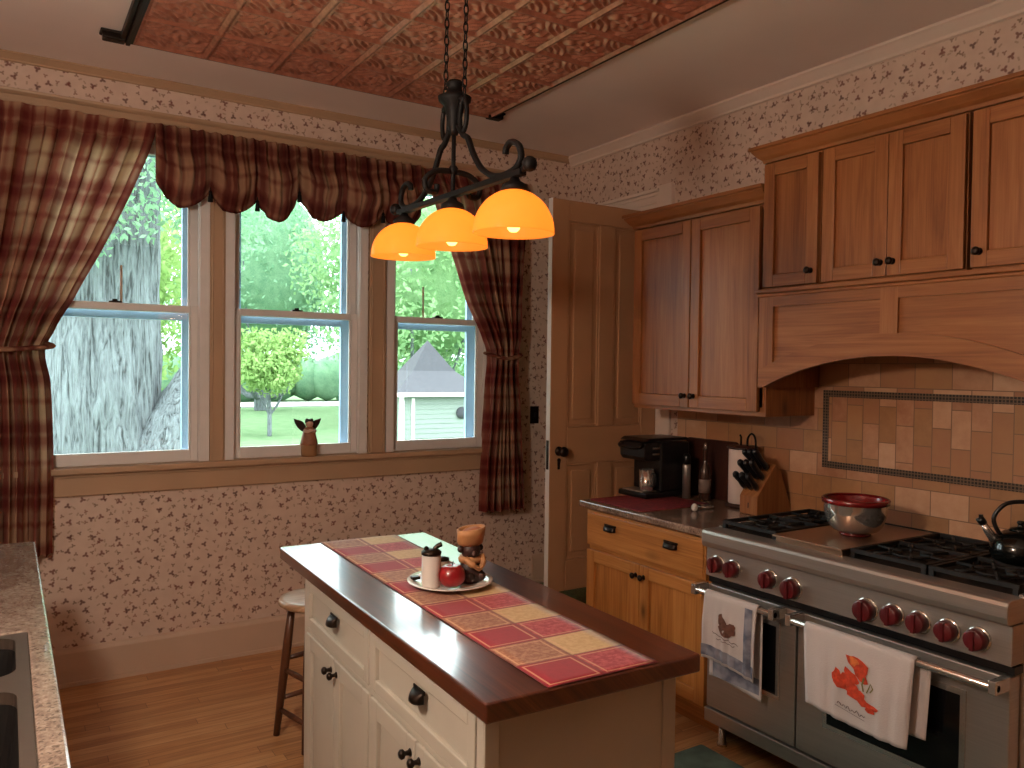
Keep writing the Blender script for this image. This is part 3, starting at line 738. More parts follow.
# cabinets over the hood
CF = -.475; HZ0, HZ1 = 1.948, 2.5
YH0, YH1 = -2.052, -3.272
def hood_cab(y0, y1, doors, label, name):
    T = Thing(name, label, 'cabinet', (-.25, (y0+y1)/2, HZ0), group='small cabinets over the hood')
    b = MB(2); b.box(CF+.022, -.001, y0, y0-.016, HZ0, HZ1); b.box(CF+.022, -.001, y1+.016, y1, HZ0, HZ1)
    b.box(CF+.024, -.001, y0-.016, y1+.016, HZ0, HZ0+.016, grain=1); b.box(CF+.024, -.001, y0-.016, y1+.016, HZ1-.016, HZ1, grain=1); b.box(-.012, -.001, y0-.016, y1+.016, HZ0+.016, HZ1-.016)
    T.part('carcass', b, ALDER)
    for ya, yb, ky in doors:
        d = T.part('door', door_mb(CF, ya, yb, HZ0+.006, HZ1-.008, .055), ALDER, bevel=.003)
        T.part('knob', knob_mb(CF, ky, HZ0+.06), DARKMETAL, parent=d)
hood_cab(-2.052, -2.332, [(-2.054, -2.330, -2.300)], 'narrow wooden cabinet over the hood beside the tall wall cabinet', 'overhood_cabinet')
hood_cab(-2.350, -2.926, [(-2.352, -2.636, -2.612), (-2.639, -2.924, -2.662)], 'middle wooden cabinet over the hood with a pair of doors', 'overhood_cabinet')
hood_cab(-2.946, -3.272, [(-2.948, -3.266, -2.978)], 'wooden cabinet over the hood at the right edge with knob at its left', 'overhood_cabinet')
b = MB(1); crown(b, CF+.022, YH0, YH1, HZ1+.001, .07, 1.0)
single('crown_moulding', b, ALDER, 'wooden crown moulding running along the top of the cabinets over the hood', 'moulding')

# range hood
HF = -.49
T = Thing('range_hood', 'wooden range hood with arched panelled front above the range', 'range hood', (-.3, -2.66, 1.515))
def arch(y, off=0.0, c=-2.662, half=.585, rise=.135):
    t = max(-1, min(1, (y-c)/half)); R = (half*half+rise*rise)/(2*rise)
    return 1.517+math.sqrt(max(0, R*R-(t*half)**2))-(R-rise)+off
ZT = 1.925
ys = [YH0-.02-(YH0-YH1-.04)*i/40 for i in range(41)]
poly = [(YH0, ZT), (YH0, 1.517)]+[(y, arch(y)) for y in ys]+[(YH1, 1.517), (YH1, ZT)]
b = MB(1); b.prism(poly, lambda u, v, d: (d, u, v), HF+.012, HF+.024, grain=1); T.part('back_panel', b, ALDER)
b = MB(2)
b.box(HF, HF+.0115, YH0, YH0-.075, 1.56, ZT); b.box(HF, HF+.0115, YH1+.075, YH1, 1.56, ZT); b.box(HF, HF+.0115, -2.627, -2.697, arch(-2.66)+.06, ZT)
b.box(HF+.0005, HF+.0115, YH0-.075, YH1+.075, 1.868, ZT, grain=1)
V = []; F = []
for y in [YH0]+ys+[YH1]:
    lo = arch(y) if YH0-.02 >= y >= YH1+.02 else 1.517
    hi = max(lo+.085, 1.60)
    V += [(HF-.001, y, lo), (HF-.001, y, hi), (HF+.0112, y, hi), (HF+.0112, y, lo)]
n = len(V)//4
for i in range(n-1):
    for k in range(4):
        a, c = i*4+k, i*4+(k+1) % 4; F.append((a, c, c+4, a+4))
F += [(0, 1, 2, 3), (n*4-4, n*4-1, n*4-2, n*4-3)]
b.g = 1; b.add(V, F); T.part('face_frame', b, ALDER)
b = MB(2); b.box(HF+.024, WX-.001, YH0, YH0-.02, 1.517, ZT); T.part('side_panel', b, ALDER)
b = MB(2); b.box(HF+.024, WX-.001, YH1+.02, YH1, 1.517, ZT); T.part('side_panel', b, ALDER)
b = MB(); b.box(HF+.03, WX-.002, YH0-.021, YH1+.021, 1.74, 1.80); b.box(HF+.08, -.15, -2.35, -2.62, 1.73, 1.74); b.box(HF+.08, -.15, -2.68, -2.95, 1.73, 1.74); T.part('liner', b, STEEL)
b = MB(1); b.box(HF-.018, -.1, YH0+.012, YH1, ZT+.0005, ZT+.02); b.box(HF-.008, -.1, YH0+.006, YH1, ZT-.014, ZT); T.part('ledge', b, ALDER, bevel=.004)

# base cabinet left of the range
T = Thing('base_cabinet', 'wooden base cabinet with one wide drawer and two doors left of the range', 'cabinet', (-.4, -1.6, 0.001))
BF = -.755
b = MB(2); b.box(BF+.024, WX-.002, -1.185, -1.203, .0015, .88); b.box(BF+.024, WX-.002, -2.012, -2.03, .1, .88); b.box(BF+.1, BF+.115, -1.203, -2.03, .0015, .1, grain=1)
b.box(BF+.024, WX-.002, -1.203, -2.012, .1, .118, grain=1); b.box(WX-.014, WX-.002, -1.203, -2.012, .118, .88)
b.box(BF+.024, BF+.04, -1.203, -2.012, .118, .15, grain=1); b.box(BF+.024, BF+.04, -1.203, -2.012, .662, .69, grain=1); b.box(BF+.024, BF+.04, -1.203, -2.012, .85, .88, grain=1); b.box(BF+.0245, BF+.04, -1.58, -1.615, .15, .662)
T.part('carcass', b, ALDER_LIT)
d = MB(1); ya, yb, z0, z1 = -1.192, -2.018, .688, .868
d.box(BF, BF+.022, ya, yb, z0, z1, grain=1); d.box(BF-.006, BF, ya-.012, yb+.012, z0+.012, z1-.012, grain=1)
dr = T.part('drawer', d, ALDER_LIT, bevel=.005)
for y in (-1.385, -1.81): T.part('cup_pull', cup_mb(BF-.006, y, .80), DARKMETAL, parent=dr, solid=.002)
for ya, yb, ky in ((-1.192, -1.594, -1.57), (-1.6, -2.018, -1.625)):
    d = T.part('door', door_mb(BF, ya, yb, .14, .665, .06), ALDER_LIT, bevel=.003); T.part('knob', knob_mb(BF, ky, .612), DARKMETAL, parent=d)
b = MB(); b.box(-.79, WX-.001, -1.165, -2.032, .881, .914)
single('countertop', b, GRANITE, 'brown granite countertop on the wooden base cabinet beside the range', 'countertop', bevel=.006)

# sink counter at the left edge
T = Thing('sink_cabinet', 'base cabinet run under the sink counter along the left wall', 'cabinet', (-3.5, -2.3, .001))
b = MB(2); b.box(-3.263, -3.245, -.955, -3.9, .1, .873); b.box(XL+.002, XL+.018, -.955, -3.9, .1, .873); b.box(XL+.018, -3.263, -.955, -.973, .1, .873); b.box(XL+.018, -3.263, -3.882, -3.9, .1, .873); b.box(XL+.018, -3.263, -.973, -3.882, .1, .118); b.box(XL+.002, -3.31, -.96, -3.9, .0015, .1); T.part('carcass', b, CABWHITE)
for k in range(4):
    y = -.98-k*.73
    d = MB(2); x = -3.2445
    d.box(x, x+.018, y, y-.055, .14, .84); d.box(x, x+.018, y-.645, y-.7, .14, .84); d.box(x, x+.018, y-.055, y-.645, .14, .2); d.box(x, x+.018, y-.055, y-.645, .78, .84); d.box(x, x+.008, y-.055, y-.645, .2, .78)
    T.part('door', d, CABWHITE, bevel=.003)
SX0, SX1, SY0, SY1 = -3.76, -3.238, -2.1, -3.02
b = MB()
b.box(XL+.002, -3.19, -.945, SY0, .874, .914); b.box(XL+.002, -3.19, SY1, -3.92, .874, .914); b.box(SX1, -3.19, SY0, SY1, .874, .914); b.box(XL+.002, SX0, SY0, SY1, .874, .914)
single('countertop', b, GRANITE2, 'grey brown stone countertop around the black double sink', 'countertop', bevel=.006)
T = Thing('kitchen_sink', 'double bowl sink with dark bowls set in the left countertop', 'sink', ((SX0+SX1)/2, (SY0+SY1)/2, .70))
SINKM = plain('grey_brown_composite', srgb(66, 55, 47), .4, var=.1, scale=60); SINKB = plain('dark_sink_bowl', srgb(20, 17, 16), .6, var=.2, spec=.2)
bowls = [(-3.72, -3.264, -2.125, -2.41), (-3.72, -3.264, -2.50, -2.97)]
def rrect(x0, x1, y0, y1, r, n=6):
    p = []
    for cx, cy, a0 in ((x1-r, y1-r, 0), (x0+r, y1-r, PI/2), (x0+r, y0+r, PI), (x1-r, y0+r, 1.5*PI)):
        for k in range(n+1): p.append((cx+r*math.cos(a0+k*PI/2/n), cy+r*math.sin(a0+k*PI/2/n)))
    return p
def square_path(x0, x1, y0, y1, n=28):
    c = rrect(x0, x1, y0, y1, 1e-4, 6); return c
dk = MB()
for x0, x1, y1, y0 in bowls:                   # deck ring around each bowl
    oy1 = SY0-.001 if y1 > -2.2 else -2.455; oy0 = -2.455 if y1 > -2.2 else SY1+.001
    a = rrect(x0, x1, y0, y1, .045); c = rrect(SX0+.001, SX1-.001, oy0, oy1, .001); n = len(a)
    dk.add([(p[0], p[1], .91) for p in a]+[(p[0], p[1], .91) for p in c]+[(p[0], p[1], .885) for p in a]+[(p[0], p[1], .885) for p in c],
           [(i, (i+1) % n, n+(i+1) % n, n+i) for i in range(n)]+[(2*n+i, 2*n+(i+1) % n, (i+1) % n, i) for i in range(n)]+[(n+i, n+(i+1) % n, 3*n+(i+1) % n, 3*n+i) for i in range(n)])
T.part('deck', dk, SINKM)
for x0, x1, y1, y0 in bowls:
    m = MB(); a = rrect(x0, x1, y0, y1, .045); c = rrect(x0+.02, x1-.02, y0+.02, y1-.02, .06); n = len(a)
    m.add([(p[0], p[1], .8845) for p in a]+[(p[0], p[1], .71) for p in c], [(i, (i+1) % n, n+(i+1) % n, n+i) for i in range(n)]+[list(range(n, 2*n))[::-1]])
    bo = T.part('bowl', m, SINKB)
    q = MB(); q.lathe([(0, .003), (.04, .003), (.045, 0)], ((x0+x1)/2, (y0+y1)/2, .711), 16); T.part('drain', q, STEEL, parent=bo)

# ------------------------------------------------------------------ the range
RY0, RY1 = -2.035, -3.255
T = Thing('range_cooker', 'wide stainless steel range with burgundy knobs and two ovens', 'range', (-.43, (RY0+RY1)/2, .001))
RX = -.765
b = MB(); b.box(-.70, WX-.002, RY0, RY1, .1, .905); T.part('body', b, STEEL, bevel=.003)
b = MB(); b.prism([(-.70, .722), (-.772, .722), (-.768, .842), (-.70, .842)], lambda u, v, d: (u, d, v), RY0, RY1); T.part('control_panel', b, STEEL, bevel=.003)
b = MB(); b.prism([(-.70, .846), (-.79, .846), (-.798, .854), (-.802, .87), (-.802, .905), (-.796, .915), (-.784, .92), (-.70, .92)], lambda u, v, d: (u, d, v), RY0, RY1); T.part('bullnose', b, STEEL, bevel=.003)
b = MB(); b.box(-.70, WX-.02, RY0-.005, RY1+.005, .9055, .917); T.part('cooktop', b, CASTIRON)
b = MB(); b.box(WX-.02, WX-.002, RY0, RY1, .905, .945); T.part('rear_trim', b, CASTIRON, bevel=.003)
b = MB(); b.box(-.70, WX-.01, RY0-.002, RY0-.017, .917, .925); T.part('side_trim', b, STEEL)
b = MB(); b.box(-.70, WX-.01, RY1+.017, RY1+.002, .917, .925); T.part('side_trim', b, STEEL)
def knob(y, z, r):
    k = MB(); x = -.7695-.004*(0)
    k.lathe([(0, 0), (r*1.12, 0), (r*1.12, -.004), (r*1.02, -.007), (0, -.007)], (x, y, z), 24, 'x'); bz = T.part('knob_bezel', k, STEELP)
    g = MB(); g.lathe([(0, -.007), (r*.92, -.007), (r, -.012), (r*.96, -.032), (r*.86, -.041), (0, -.043)], (x, y, z), 24, 'x')
    g.box(x-.049, x-.03, y-r*.2, y+r*.2, z-r*.9, z+r*.9); T.part('knob', g, REDKNOB, parent=bz, bevel=.002)
for y in (-2.102, -2.188, -2.37, -2.884, -2.974, -3.068, -3.16): knob(y, .780, .034)
for y in (-2.478, -2.785): knob(y, .770, .038)
GX_ = (-.69, -.13)
def grate(y0, y1):
    g = MB(); z = .951; r = .0065
    xa, xb = GX_; xm = (xa+xb)/2
    for x in (xa, xm, xb): g.box(x-.007, x+.007, y0, y1, z-.014, z)
    for y in (y0-.007, y1+.007): g.box(xa, xb, y-.007, y+.007, z-.014, z)
    for cx in ((xa+xm)/2, (xm+xb)/2):
        cy = (y0+y1)/2
        for k in range(6):
            a = k*PI/3+PI/6
            ex = max(xa, min(xb, cx+.2*math.cos(a))) ; 
            L = .135
            g.tube([(cx+.035*math.cos(a), cy+.035*math.sin(a), z-.006), (cx+L*math.cos(a), cy+L*math.sin(a), z-.006)], r, 6)
        g.tube([(cx+.07*math.cos(t*PI/12), cy+.07*math.sin(t*PI/12), z-.007) for t in range(24)], .005, 6, closed=True)
    for x in (xa, xm, xb):
        for y in (y0-.01, y1+.01): g.box(x-.008, x+.008, y-.008, y+.008, .917, z-.01)
    gr = T.part('grate', g, CASTIRON)
    for cx in ((xa+xm)/2, (xm+xb)/2):
        q = MB(); q.lathe([(.055, 0), (.055, .006), (.038, .008), (.038, .016), (.03, .02), (0, .02)], (cx, (y0+y1)/2, .917), 20); T.part('burner', q, CASTIRON)
grate(-2.055, -2.335); grate(-2.665, -2.948); grate(-2.955, -3.236)
b = MB(); b.box(-.735, -.14, -2.345, -2.655, .94, .948); b.box(-.72, -.15, -2.352, -2.648, .918, .94); T.part('griddle_cover', b, plain('griddle_cover_steel', srgb(170, 140, 116), .3, .85, var=.06), bevel=.003)
def oven(y0, y1, wy0, wy1, wz0, wz1, hy0, hy1):
    d = MB(); x0 = -.762
    d.box(x0, -.703, y0, y1, .165, .685)
    dd = T.part('oven_door', d, STEEL, bevel=.004)
    w = MB(); w.box(x0-.003, x0, wy0, wy1, wz0, wz1); T.part('oven_window', w, BLACKGL, parent=dd, bevel=.0015)
    f = MB()
    for a, c, e, g in ((wy0+.018, wy0, wz0-.018, wz1+.018), (wy1, wy1-.018, wz0-.018, wz1+.018)): f.box(x0-.004, x0, a, c, e, g)
    f.box(x0-.004, x0, wy0, wy1, wz0-.018, wz0); f.box(x0-.004, x0, wy0, wy1, wz1, wz1+.018); T.part('window_frame', f, STEELP, parent=dd)
    h = MB(); h.tube([(-.832, hy0, .668), (-.832, hy1, .668)], .0135, 14)
    for y in (hy0-.012, hy1+.012): h.box(-.846, x0, y-.012, y+.012, .648, .69)
    T.part('handle', h, STEELP, parent=dd, bevel=.003)
oven(RY0-.006, -2.488, -2.15, -2.40, .335, .60, -2.022, -2.448)
oven(-2.496, RY1+.006, -2.63, -3.105, .31, .585, -2.502, -3.25)
b = MB(); b.box(-.752, -.7005, RY0, RY1, .692, .716); T.part('vent_slot', b, BLACKPL)
b = MB(); b.box(-.768, -.7005, RY0, RY1, .1, .158); T.part('kick_panel', b, STEEL, bevel=.004)
for x, y in ((-.72, RY0-.06), (-.72, RY1+.06), (-.2, RY0-.06), (-.2, RY1+.06)):
    k = MB(); k.lathe([(0, .0), (.022, 0), (.022, .012), (.015, .02), (.015, .099), (0, .099)], (x, y, .0015), 14); T.part('foot', k, STEELP)

# towels on the oven handles
def towel(name, y0, y1, zf, zb, mat, label, seed, skew=0.0, bsh=0.0):
    T = Thing(name, label, 'towel', (-.84, (y0+y1)/2, min(zf, zb)), group='towels on the oven handles')
    hx, hz, r = -.832, .668, .018
    def path(t):      # t 0 front bottom -> 1 back bottom
        Lf, Lb, La = hz-zf, hz-zb, PI*r; L = Lf+Lb+La; d = t*L
        if d < Lf: return hx-r, zf+d, (Lf-d)
        if d < Lf+La:
            a = (d-Lf)/r; return hx-r*math.cos(a), hz+r*math.sin(a), 0
        q = d-Lf-La; return hx+r, hz-q, -q
    def surf(s, t, off=0.0):
        x, z, q = path(t); y = y0+(y1-y0)*s
        a = abs(q); w = min(1, a/.12)
        f = .006*w*math.sin(s*PI*5+seed)+.004*w*math.sin(s*PI*9+seed*2)
        if q >= 0: x -= abs(f)+.004*w+off
        else: x += .0
        y += (skew*a*(s-.5)*2)-(bsh if q < 0 else 0)
        return (x, y, z+(.012*w*math.sin(s*3+seed) if a > .02 else 0))
    m = MB(); m.grid(surf, 26, 44, lambda s, t: (s*abs(y1-y0), t))
    T.part('cloth', m, mat, solid=.0022)
    T.surf = surf; T.tf = (hz-zf)/((hz-zf)+(hz-zb)+PI*r)
    return T
def decal(T, name, shapes, mat, off=.0042):
    """shapes: polygons in (s, q) where q 0 bottom .. 1 top of front flap"""
    m = MB()
    for poly in shapes:
        cx = sum(p[0] for p in poly)/len(poly); cy = sum(p[1] for p in poly)/len(poly)
        V = [T.surf(cx, cy*T.tf, off)]+[T.surf(p[0], p[1]*T.tf, off) for p in poly]; n = len(poly)
        m.add(V, [(0, 1+i, 1+(i+1) % n) for i in range(n)])
    return T.part(name, m, mat)
def blob(cx, cy, rx, ry, ang=0, n=14, wob=.15, seed=0):
    out = []
    for k in range(n):
        a = 2*PI*k/n; r = 1+wob*math.sin(3*a+seed)+wob*.6*math.sin(5*a+seed*2)
        x, y = rx*r*math.cos(a), ry*r*math.sin(a)
        out.append((cx+x*math.cos(ang)-y*math.sin(ang), cy+x*math.sin(ang)+y*math.cos(ang)))
    return out
def strip(pts, w):
    L = []; R = []
    for i, p in enumerate(pts):
        a = pts[max(i-1, 0)]; c = pts[min(i+1, len(pts)-1)]; dx, dy = c[0]-a[0], c[1]-a[1]; l = math.hypot(dx, dy) or 1
        L.append((p[0]-dy/l*w, p[1]+dx/l*w)); R.append((p[0]+dy/l*w, p[1]-dx/l*w))
    return [[L[i], L[i+1], R[i+1], R[i]] for i in range(len(pts)-1)]
TL = towel('dish_towel', -2.105, -2.375, .40, .315, TOWELW, 'white towel with blue checked border and a hen print on the left oven handle', 1.0)
decal(TL, 'border', [[(i/16, .045), ((i+1)/16, .045), ((i+1)/16, .215), (i/16, .215)] for i in range(16)]+[[(.80+c*.035, .215+j*.78/16), (.835+c*.035, .215+j*.78/16), (.835+c*.035, .215+(j+1)*.78/16), (.80+c*.035, .215+(j+1)*.78/16)] for j in range(16) for c in range(4)], BLUECK)
def surf_back(T): pass
m = MB()
for i in range(12):
    a, c = -2.125-.24*i/12, -2.125-.24*(i+1)/12
    m.add([(-.8165, a, .33), (-.8165, c, .33), (-.8165, c, .392), (-.8165, a, .392)], [(0, 1, 2, 3)])
TL.part('hem_border', m, BLUECK)
decal(TL, 'hen_print', [blob(.47, .54, .15, .10, .2, seed=1, wob=.06), blob(.40, .63, .08, .11, .35, seed=2, wob=.05), blob(.57, .60, .08, .09, .6, seed=.5), blob(.36, .73, .04, .04, seed=4)], LINE_DK)
decal(TL, 'script', strip([(.2+.5*k/14, .44-.03*k/14-.012*math.sin(k*1.9)-.02*math.sin(PI*k/14)) for k in range(15)], .006)+strip([(.3+.34*k/10, .36-.012*math.sin(k*2.3)) for k in range(11)], .005), LINE_TX)
TR = towel('dish_towel', -2.59, -3.005, .395, .43, TOWELW, 'white towel printed with red and orange leaves on the right oven handle', 2.4, skew=.06, bsh=.035)
decal(TR, 'leaf_print', [blob(.545, .74, .075, .15, .5, seed=1, wob=.22), blob(.44, .50, .13, .10, -.5, seed=2, wob=.2), blob(.55, .40, .10, .07, -.5, seed=3, wob=.25), blob(.66, .33, .075, .055, -.5, seed=5, wob=.3), blob(.36, .56, .06, .07, .4, seed=4, wob=.3), blob(.47, .60, .07, .09, .3, seed=2.5, wob=.2)], ORANGE1)
decal(TR, 'leaf_light', [blob(.50, .80, .04, .05, .3, seed=2, wob=.2)], ORANGE2, off=.0049)
decal(TR, 'leaf_stem', strip([(.60, .50), (.585, .58), (.60, .66)], .008)+strip([(.63, .50), (.65, .57), (.66, .62), (.68, .57), (.66, .52)], .005), OLIVE, off=.0054)
pts = [(.36+.26*k/26, .22-.03*k/26+.018*math.sin(k*1.45)+.012*math.sin(k*.8)) for k in range(27)]
decal(TR, 'script', strip(pts, .004)+strip([(.34, .19), (.62, .145)], .003), LINE_TX)
# ------------------------------------------------------------------ island
IC = (-2.154, -2.287); IR = -math.radians(1.63)
ca, sa = math.cos(IR), math.sin(IR)
def iw(x, y, z=0): return (IC[0]+x*ca-y*sa, IC[1]+x*sa+y*ca, z)
T = Thing('kitchen_island', 'cream painted kitchen island with drawers and doors under a dark wood top', 'island', (IC[0], IC[1], .001), IR)
Z0 = -.001   # local z offset
bx0, bx1, by0, by1 = -.266, .268, -.728, .57
b = MB(2); b.box(bx0+.021, bx1, by0, by1, .09, .868); b.box(bx0+.06, bx1-.04, by0+.04, by1-.04, .0, .09)
b.box(bx0+.003, bx0+.021, by0, by0+.03, .09, .868); b.box(bx0+.003, bx0+.021, by1-.03, by1, .09, .868); b.box(bx0+.003, bx0+.021, -.075, -.06, .09, .868)
b.box(bx0+.004, bx0+.021, by0+.03, by1-.03, .85, .868); b.box(bx0+.004, bx0+.021, by0+.03, by1-.03, .668, .684); b.box(bx0+.004, bx0+.021, by0+.03, by1-.03, .09, .11)
b.box(bx0+.003, bx0+.04, by0-.006, by0, .09, .868); b.box(bx1-.04, bx1, by0-.006, by0, .09, .868)
T.part('carcass', b, CABWHITE, local=True, bevel=.002)
def wdoor(y1, y0, z0, z1, st=.05):
    m = MB(2); x = bx0; th = .0205
    m.box(x, x+th, y1-st, y1, z0, z1); m.box(x, x+th, y0, y0+st, z0, z1); m.box(x, x+th, y0+st, y1-st, z0, z0+st); m.box(x, x+th, y0+st, y1-st, z1-st, z1); m.box(x+.011, x+th, y0+st, y1-st, z0+st, z1-st)
    return m
for y1, y0, cy in ((.54, -.058, .24), (-.078, -.695, -.41)):
    d = T.part('drawer', wdoor(y1, y0, .688, .846, .034), CABWHITE, local=True, bevel=.003)
    T.part('cup_pull', cup_mb(bx0, cy, .788, .027), DARKMETAL, parent=d, local=True, solid=.002)
for y1, y0, ky in ((.54, .243, .266), (.238, -.058, .214), (-.078, -.383, -.358), (-.388, -.695, -.412)):
    d = T.part('door', wdoor(y1, y0, .112, .664), CABWHITE, local=True, bevel=.003)
    T.part('knob', knob_mb(bx0, ky, .625, .012), DARKMETAL, parent=d, local=True)
b = MB(1); n = 5; w = .586/n
for k in range(n): b.box(-.293+k*w, -.293+(k+1)*w, -.7915, .7915, .871, .913, grain=1)
top = MB(1); top.box(-.293, .293, -.7915, .7915, .869, .913, grain=1)
T.part('wooden_top', top, WALNUT, local=True, bevel=.006, seg=3)

# runner on the island
T = Thing('table_runner', 'red and tan patchwork runner lying along the island top', 'runner', iw(0, 0, .9145), IR)
def rfn(s, t):
    x = .012+(s-.5)*.305; y = -.787+t*1.574
    z = .0008+.0012*math.sin(t*25+s*3)*.5
    return (x, y, z+.0008)
m = MB(); m.grid(rfn, 8, 60, lambda s, t: (s*2, t*12)); T.part('cloth', m, RUNNER, local=True, solid=.0016)
RT = .9185
# plate and the things on it
PX, PY = -2.125, -2.268
T = Thing('plate', 'white oval rimmed plate on the patchwork runner', 'plate', (PX, PY, RT))
m = MB(); m.lathe([(0, .0), (.075, 0), (.08, .003), (.118, .012), (.132, .016), (.132, .0185), (.117, .0155), (.08, .007), (0, .006)], (PX, PY, RT), 48); T.part('dish', m, WHITECER)
PZ = RT+.0085
cx, cy = -2.199, -2.285
T = Thing('lidded_jar', 'white cylindrical jar with a tilted dark lid on the plate', 'jar', (cx, cy, PZ))
m = MB(); m.lathe([(0, 0), (.027, 0), (.029, .006), (.029, .092), (.027, .097), (0, .097)], (cx, cy, PZ), 28); T.part('body', m, WHITECER)
m = MB(); m.lathe([(.0, .0975), (.0305, .0975), (.0305, .106), (.02, .113), (0, .115)], (cx, cy, PZ), 28); m.tube(spline([(cx+.01, cy, PZ+.112), (cx+.02, cy-.004, PZ+.122), (cx+.03, cy-.01, PZ+.127)], 4), .0075, 8); m.sphere((cx-.014, cy+.006, PZ+.115), .008, 10); T.part('lid', m, DARKMETAL)
cx, cy = -2.146, -2.318
T = Thing('apple', 'dark red apple on the plate between jar and figurine', 'apple', (cx, cy, PZ))
m = MB(); pr = []
for k in range(19):
    a = PI*k/18; r = .039*math.sin(a)**.8*(1+.10*math.cos(a-.6)); z = .036-.036*math.cos(a)-.010*math.exp(-((PI-a)/.45)**2)
    if k == 0: z += .003
    pr.append((r, z))
m.lathe(pr, (cx, cy, PZ), 26, cap=False); T.part('flesh', m, APPLE)
m = MB(); m.tube([(cx, cy, PZ+.058), (cx+.004, cy, PZ+.078)], .0016, 6); T.part('stalk', m, DARKBROWN)
cx, cy = -2.125, -2.213
T = Thing('sugar_jar', 'small white jar with dark lid behind the apple', 'jar', (cx, cy, PZ))
m = MB(); m.lathe([(0, 0), (.022, 0), (.027, .012), (.027, .045), (.022, .056), (0, .056)], (cx, cy, PZ), 22); T.part('body', m, WHITECER)
m = MB(); m.lathe([(.0, .0565), (.023, .0565), (.023, .062), (.01, .067), (0, .068)], (cx, cy, PZ), 22); T.part('lid', m, DARKMETAL)
cx, cy = -2.218, -2.215
m2 = MB(); m2.prism(rrect(cx-.013, cx+.013, cy-.011, cy+.011, .004, 3), lambda u, v, d: (u, v, d), RT+.0165, RT+.026)
single('trinket', m2, DARKMETAL, 'tiny dark square object on the far left rim of the plate', 'trinket', bevel=.002)
cx, cy = -2.063, -2.285
T = Thing('figurine', 'dark brown figurine with tan scarf and tall tan cap on the plate', 'figurine', (cx, cy, PZ))
m = MB(); m.lathe([(0, 0), (.036, 0), (.041, .008), (.040, .03), (.034, .05), (.030, .062), (.026, .07), (0, .072)], (cx, cy, PZ), 26, sx=1.0, sy=.9)
m.sphere((cx-.018, cy-.03, PZ+.018), .016, 12); m.sphere((cx+.022, cy-.026, PZ+.018), .016, 12); T.part('body', m, DARKBROWN)
m = MB(); m.sphere((cx, cy, PZ+.096), .031, 18, sz=1.05); m.sphere((cx-.033, cy+.004, PZ+.1), .011, 10); m.sphere((cx+.033, cy, PZ+.1), .011, 10); m.sphere((cx-.006, cy-.03, PZ+.09), .012, 10); T.part('head', m, DARKBROWN)
m = MB(); m.lathe([(.027, .062), (.037, .06), (.039, .07), (.033, .08), (.024, .078)], (cx, cy, PZ), 22, cap=False)
m.tube(spline([(cx-.03, cy-.02, PZ+.074), (cx-.015, cy-.042, PZ+.058), (cx+.008, cy-.044, PZ+.044)], 5), [.011]*6+[.008]*5, 8); m.tube(spline([(cx+.03, cy-.018, PZ+.078), (cx+.022, cy-.04, PZ+.062), (cx+.008, cy-.045, PZ+.046)], 5), [.01]*6+[.008]*5, 8); T.part('scarf', m, TANFIG)
m = MB(); pts = []
for k in range(24): 
    a = 2*PI*k/24; pts.append((.043*math.cos(a)*(1+.06*math.cos(2*a)), .034*math.sin(a)))
V = []; hs = [(.114, .74), (.121, .9), (.148, .96), (.166, 1.0)]
for h, s_ in hs:
    for (x, y) in pts: V.append((cx+x*s_-.002, cy+y*s_-.006*(h > .14), PZ+h+.10*x*(h > .14)))
n = 24
m.add(V, [(i*n+k, i*n+(k+1) % n, (i+1)*n+(k+1) % n, (i+1)*n+k) for i in range(3) for k in range(n)]+[list(range(n))[::-1]], True); hat = T.part('cap', m, TANFIG, solid=.005)
m = MB(); m.add([(cx+x*.93-.002, cy+y*.93-.006, PZ+.155+.1*x) for x, y in pts]+[(cx+x*.55-.002, cy+y*.55-.006, PZ+.163+.1*x) for x, y in pts], [(k, (k+1) % n, n+(k+1) % n, n+k) for k in range(n)]+[list(range(n, 2*n))], True); T.part('cap_filling', m, TOAST, parent=hat)

# stool
SXc, SYc = -2.165, -1.13
T = Thing('wooden_stool', 'round wooden stool standing at the window end of the island', 'stool', (SXc, SYc, .001))
STW = wood('dark_stool_wood', srgb(58,32,20), srgb(92,54,34), srgb(122,78,50), .4, 20, 1.5)
m = MB(0); m.lathe([(0, .572), (.14, .572), (.152, .58), (.156, .592), (.15, .602), (.13, .604), (0, .600)], (SXc, SYc, 0), 36); T.part('seat', m, wood('stool_seat_wood', srgb(150,116,86), srgb(182,148,116), srgb(204,174,142), .35, 20, 1.5))
lp = []
for k in range(4):
    a = math.radians(147.5+90*k); p0 = Vector((SXc+.10*math.cos(a), SYc+.10*math.sin(a), .573)); p1 = Vector((SXc+.165*math.cos(a), SYc+.165*math.sin(a), .002)); lp.append((p0, p1))
    m = MB(2); m.tube([p0, p0.lerp(p1, .3), p0.lerp(p1, .6), p1], [.015, .019, .018, .013], 12); T.part('leg', m, STW)
for k in range(4):
    t = .72 if k % 2 else .80
    for tt in (t, .42 if k % 2 else .5):
        a = lp[k][0].lerp(lp[k][1], tt); c = lp[(k+1) % 4][0].lerp(lp[(k+1) % 4][1], tt)
        m = MB(0); m.tube([a, a.lerp(c, .5), c], [.009, .012, .009], 10); T.part('rung', m, STW)

# rug
m = MB(); rp = rrect(-1.80, -.80, -3.6, -2.055, .01, 2)
m.prism(rp, lambda u, v, d: (u, v, d), .001, .011)
single('floor_rug', m, RUGM, 'green woven rug on the floor between island and range', 'rug', bevel=.004)

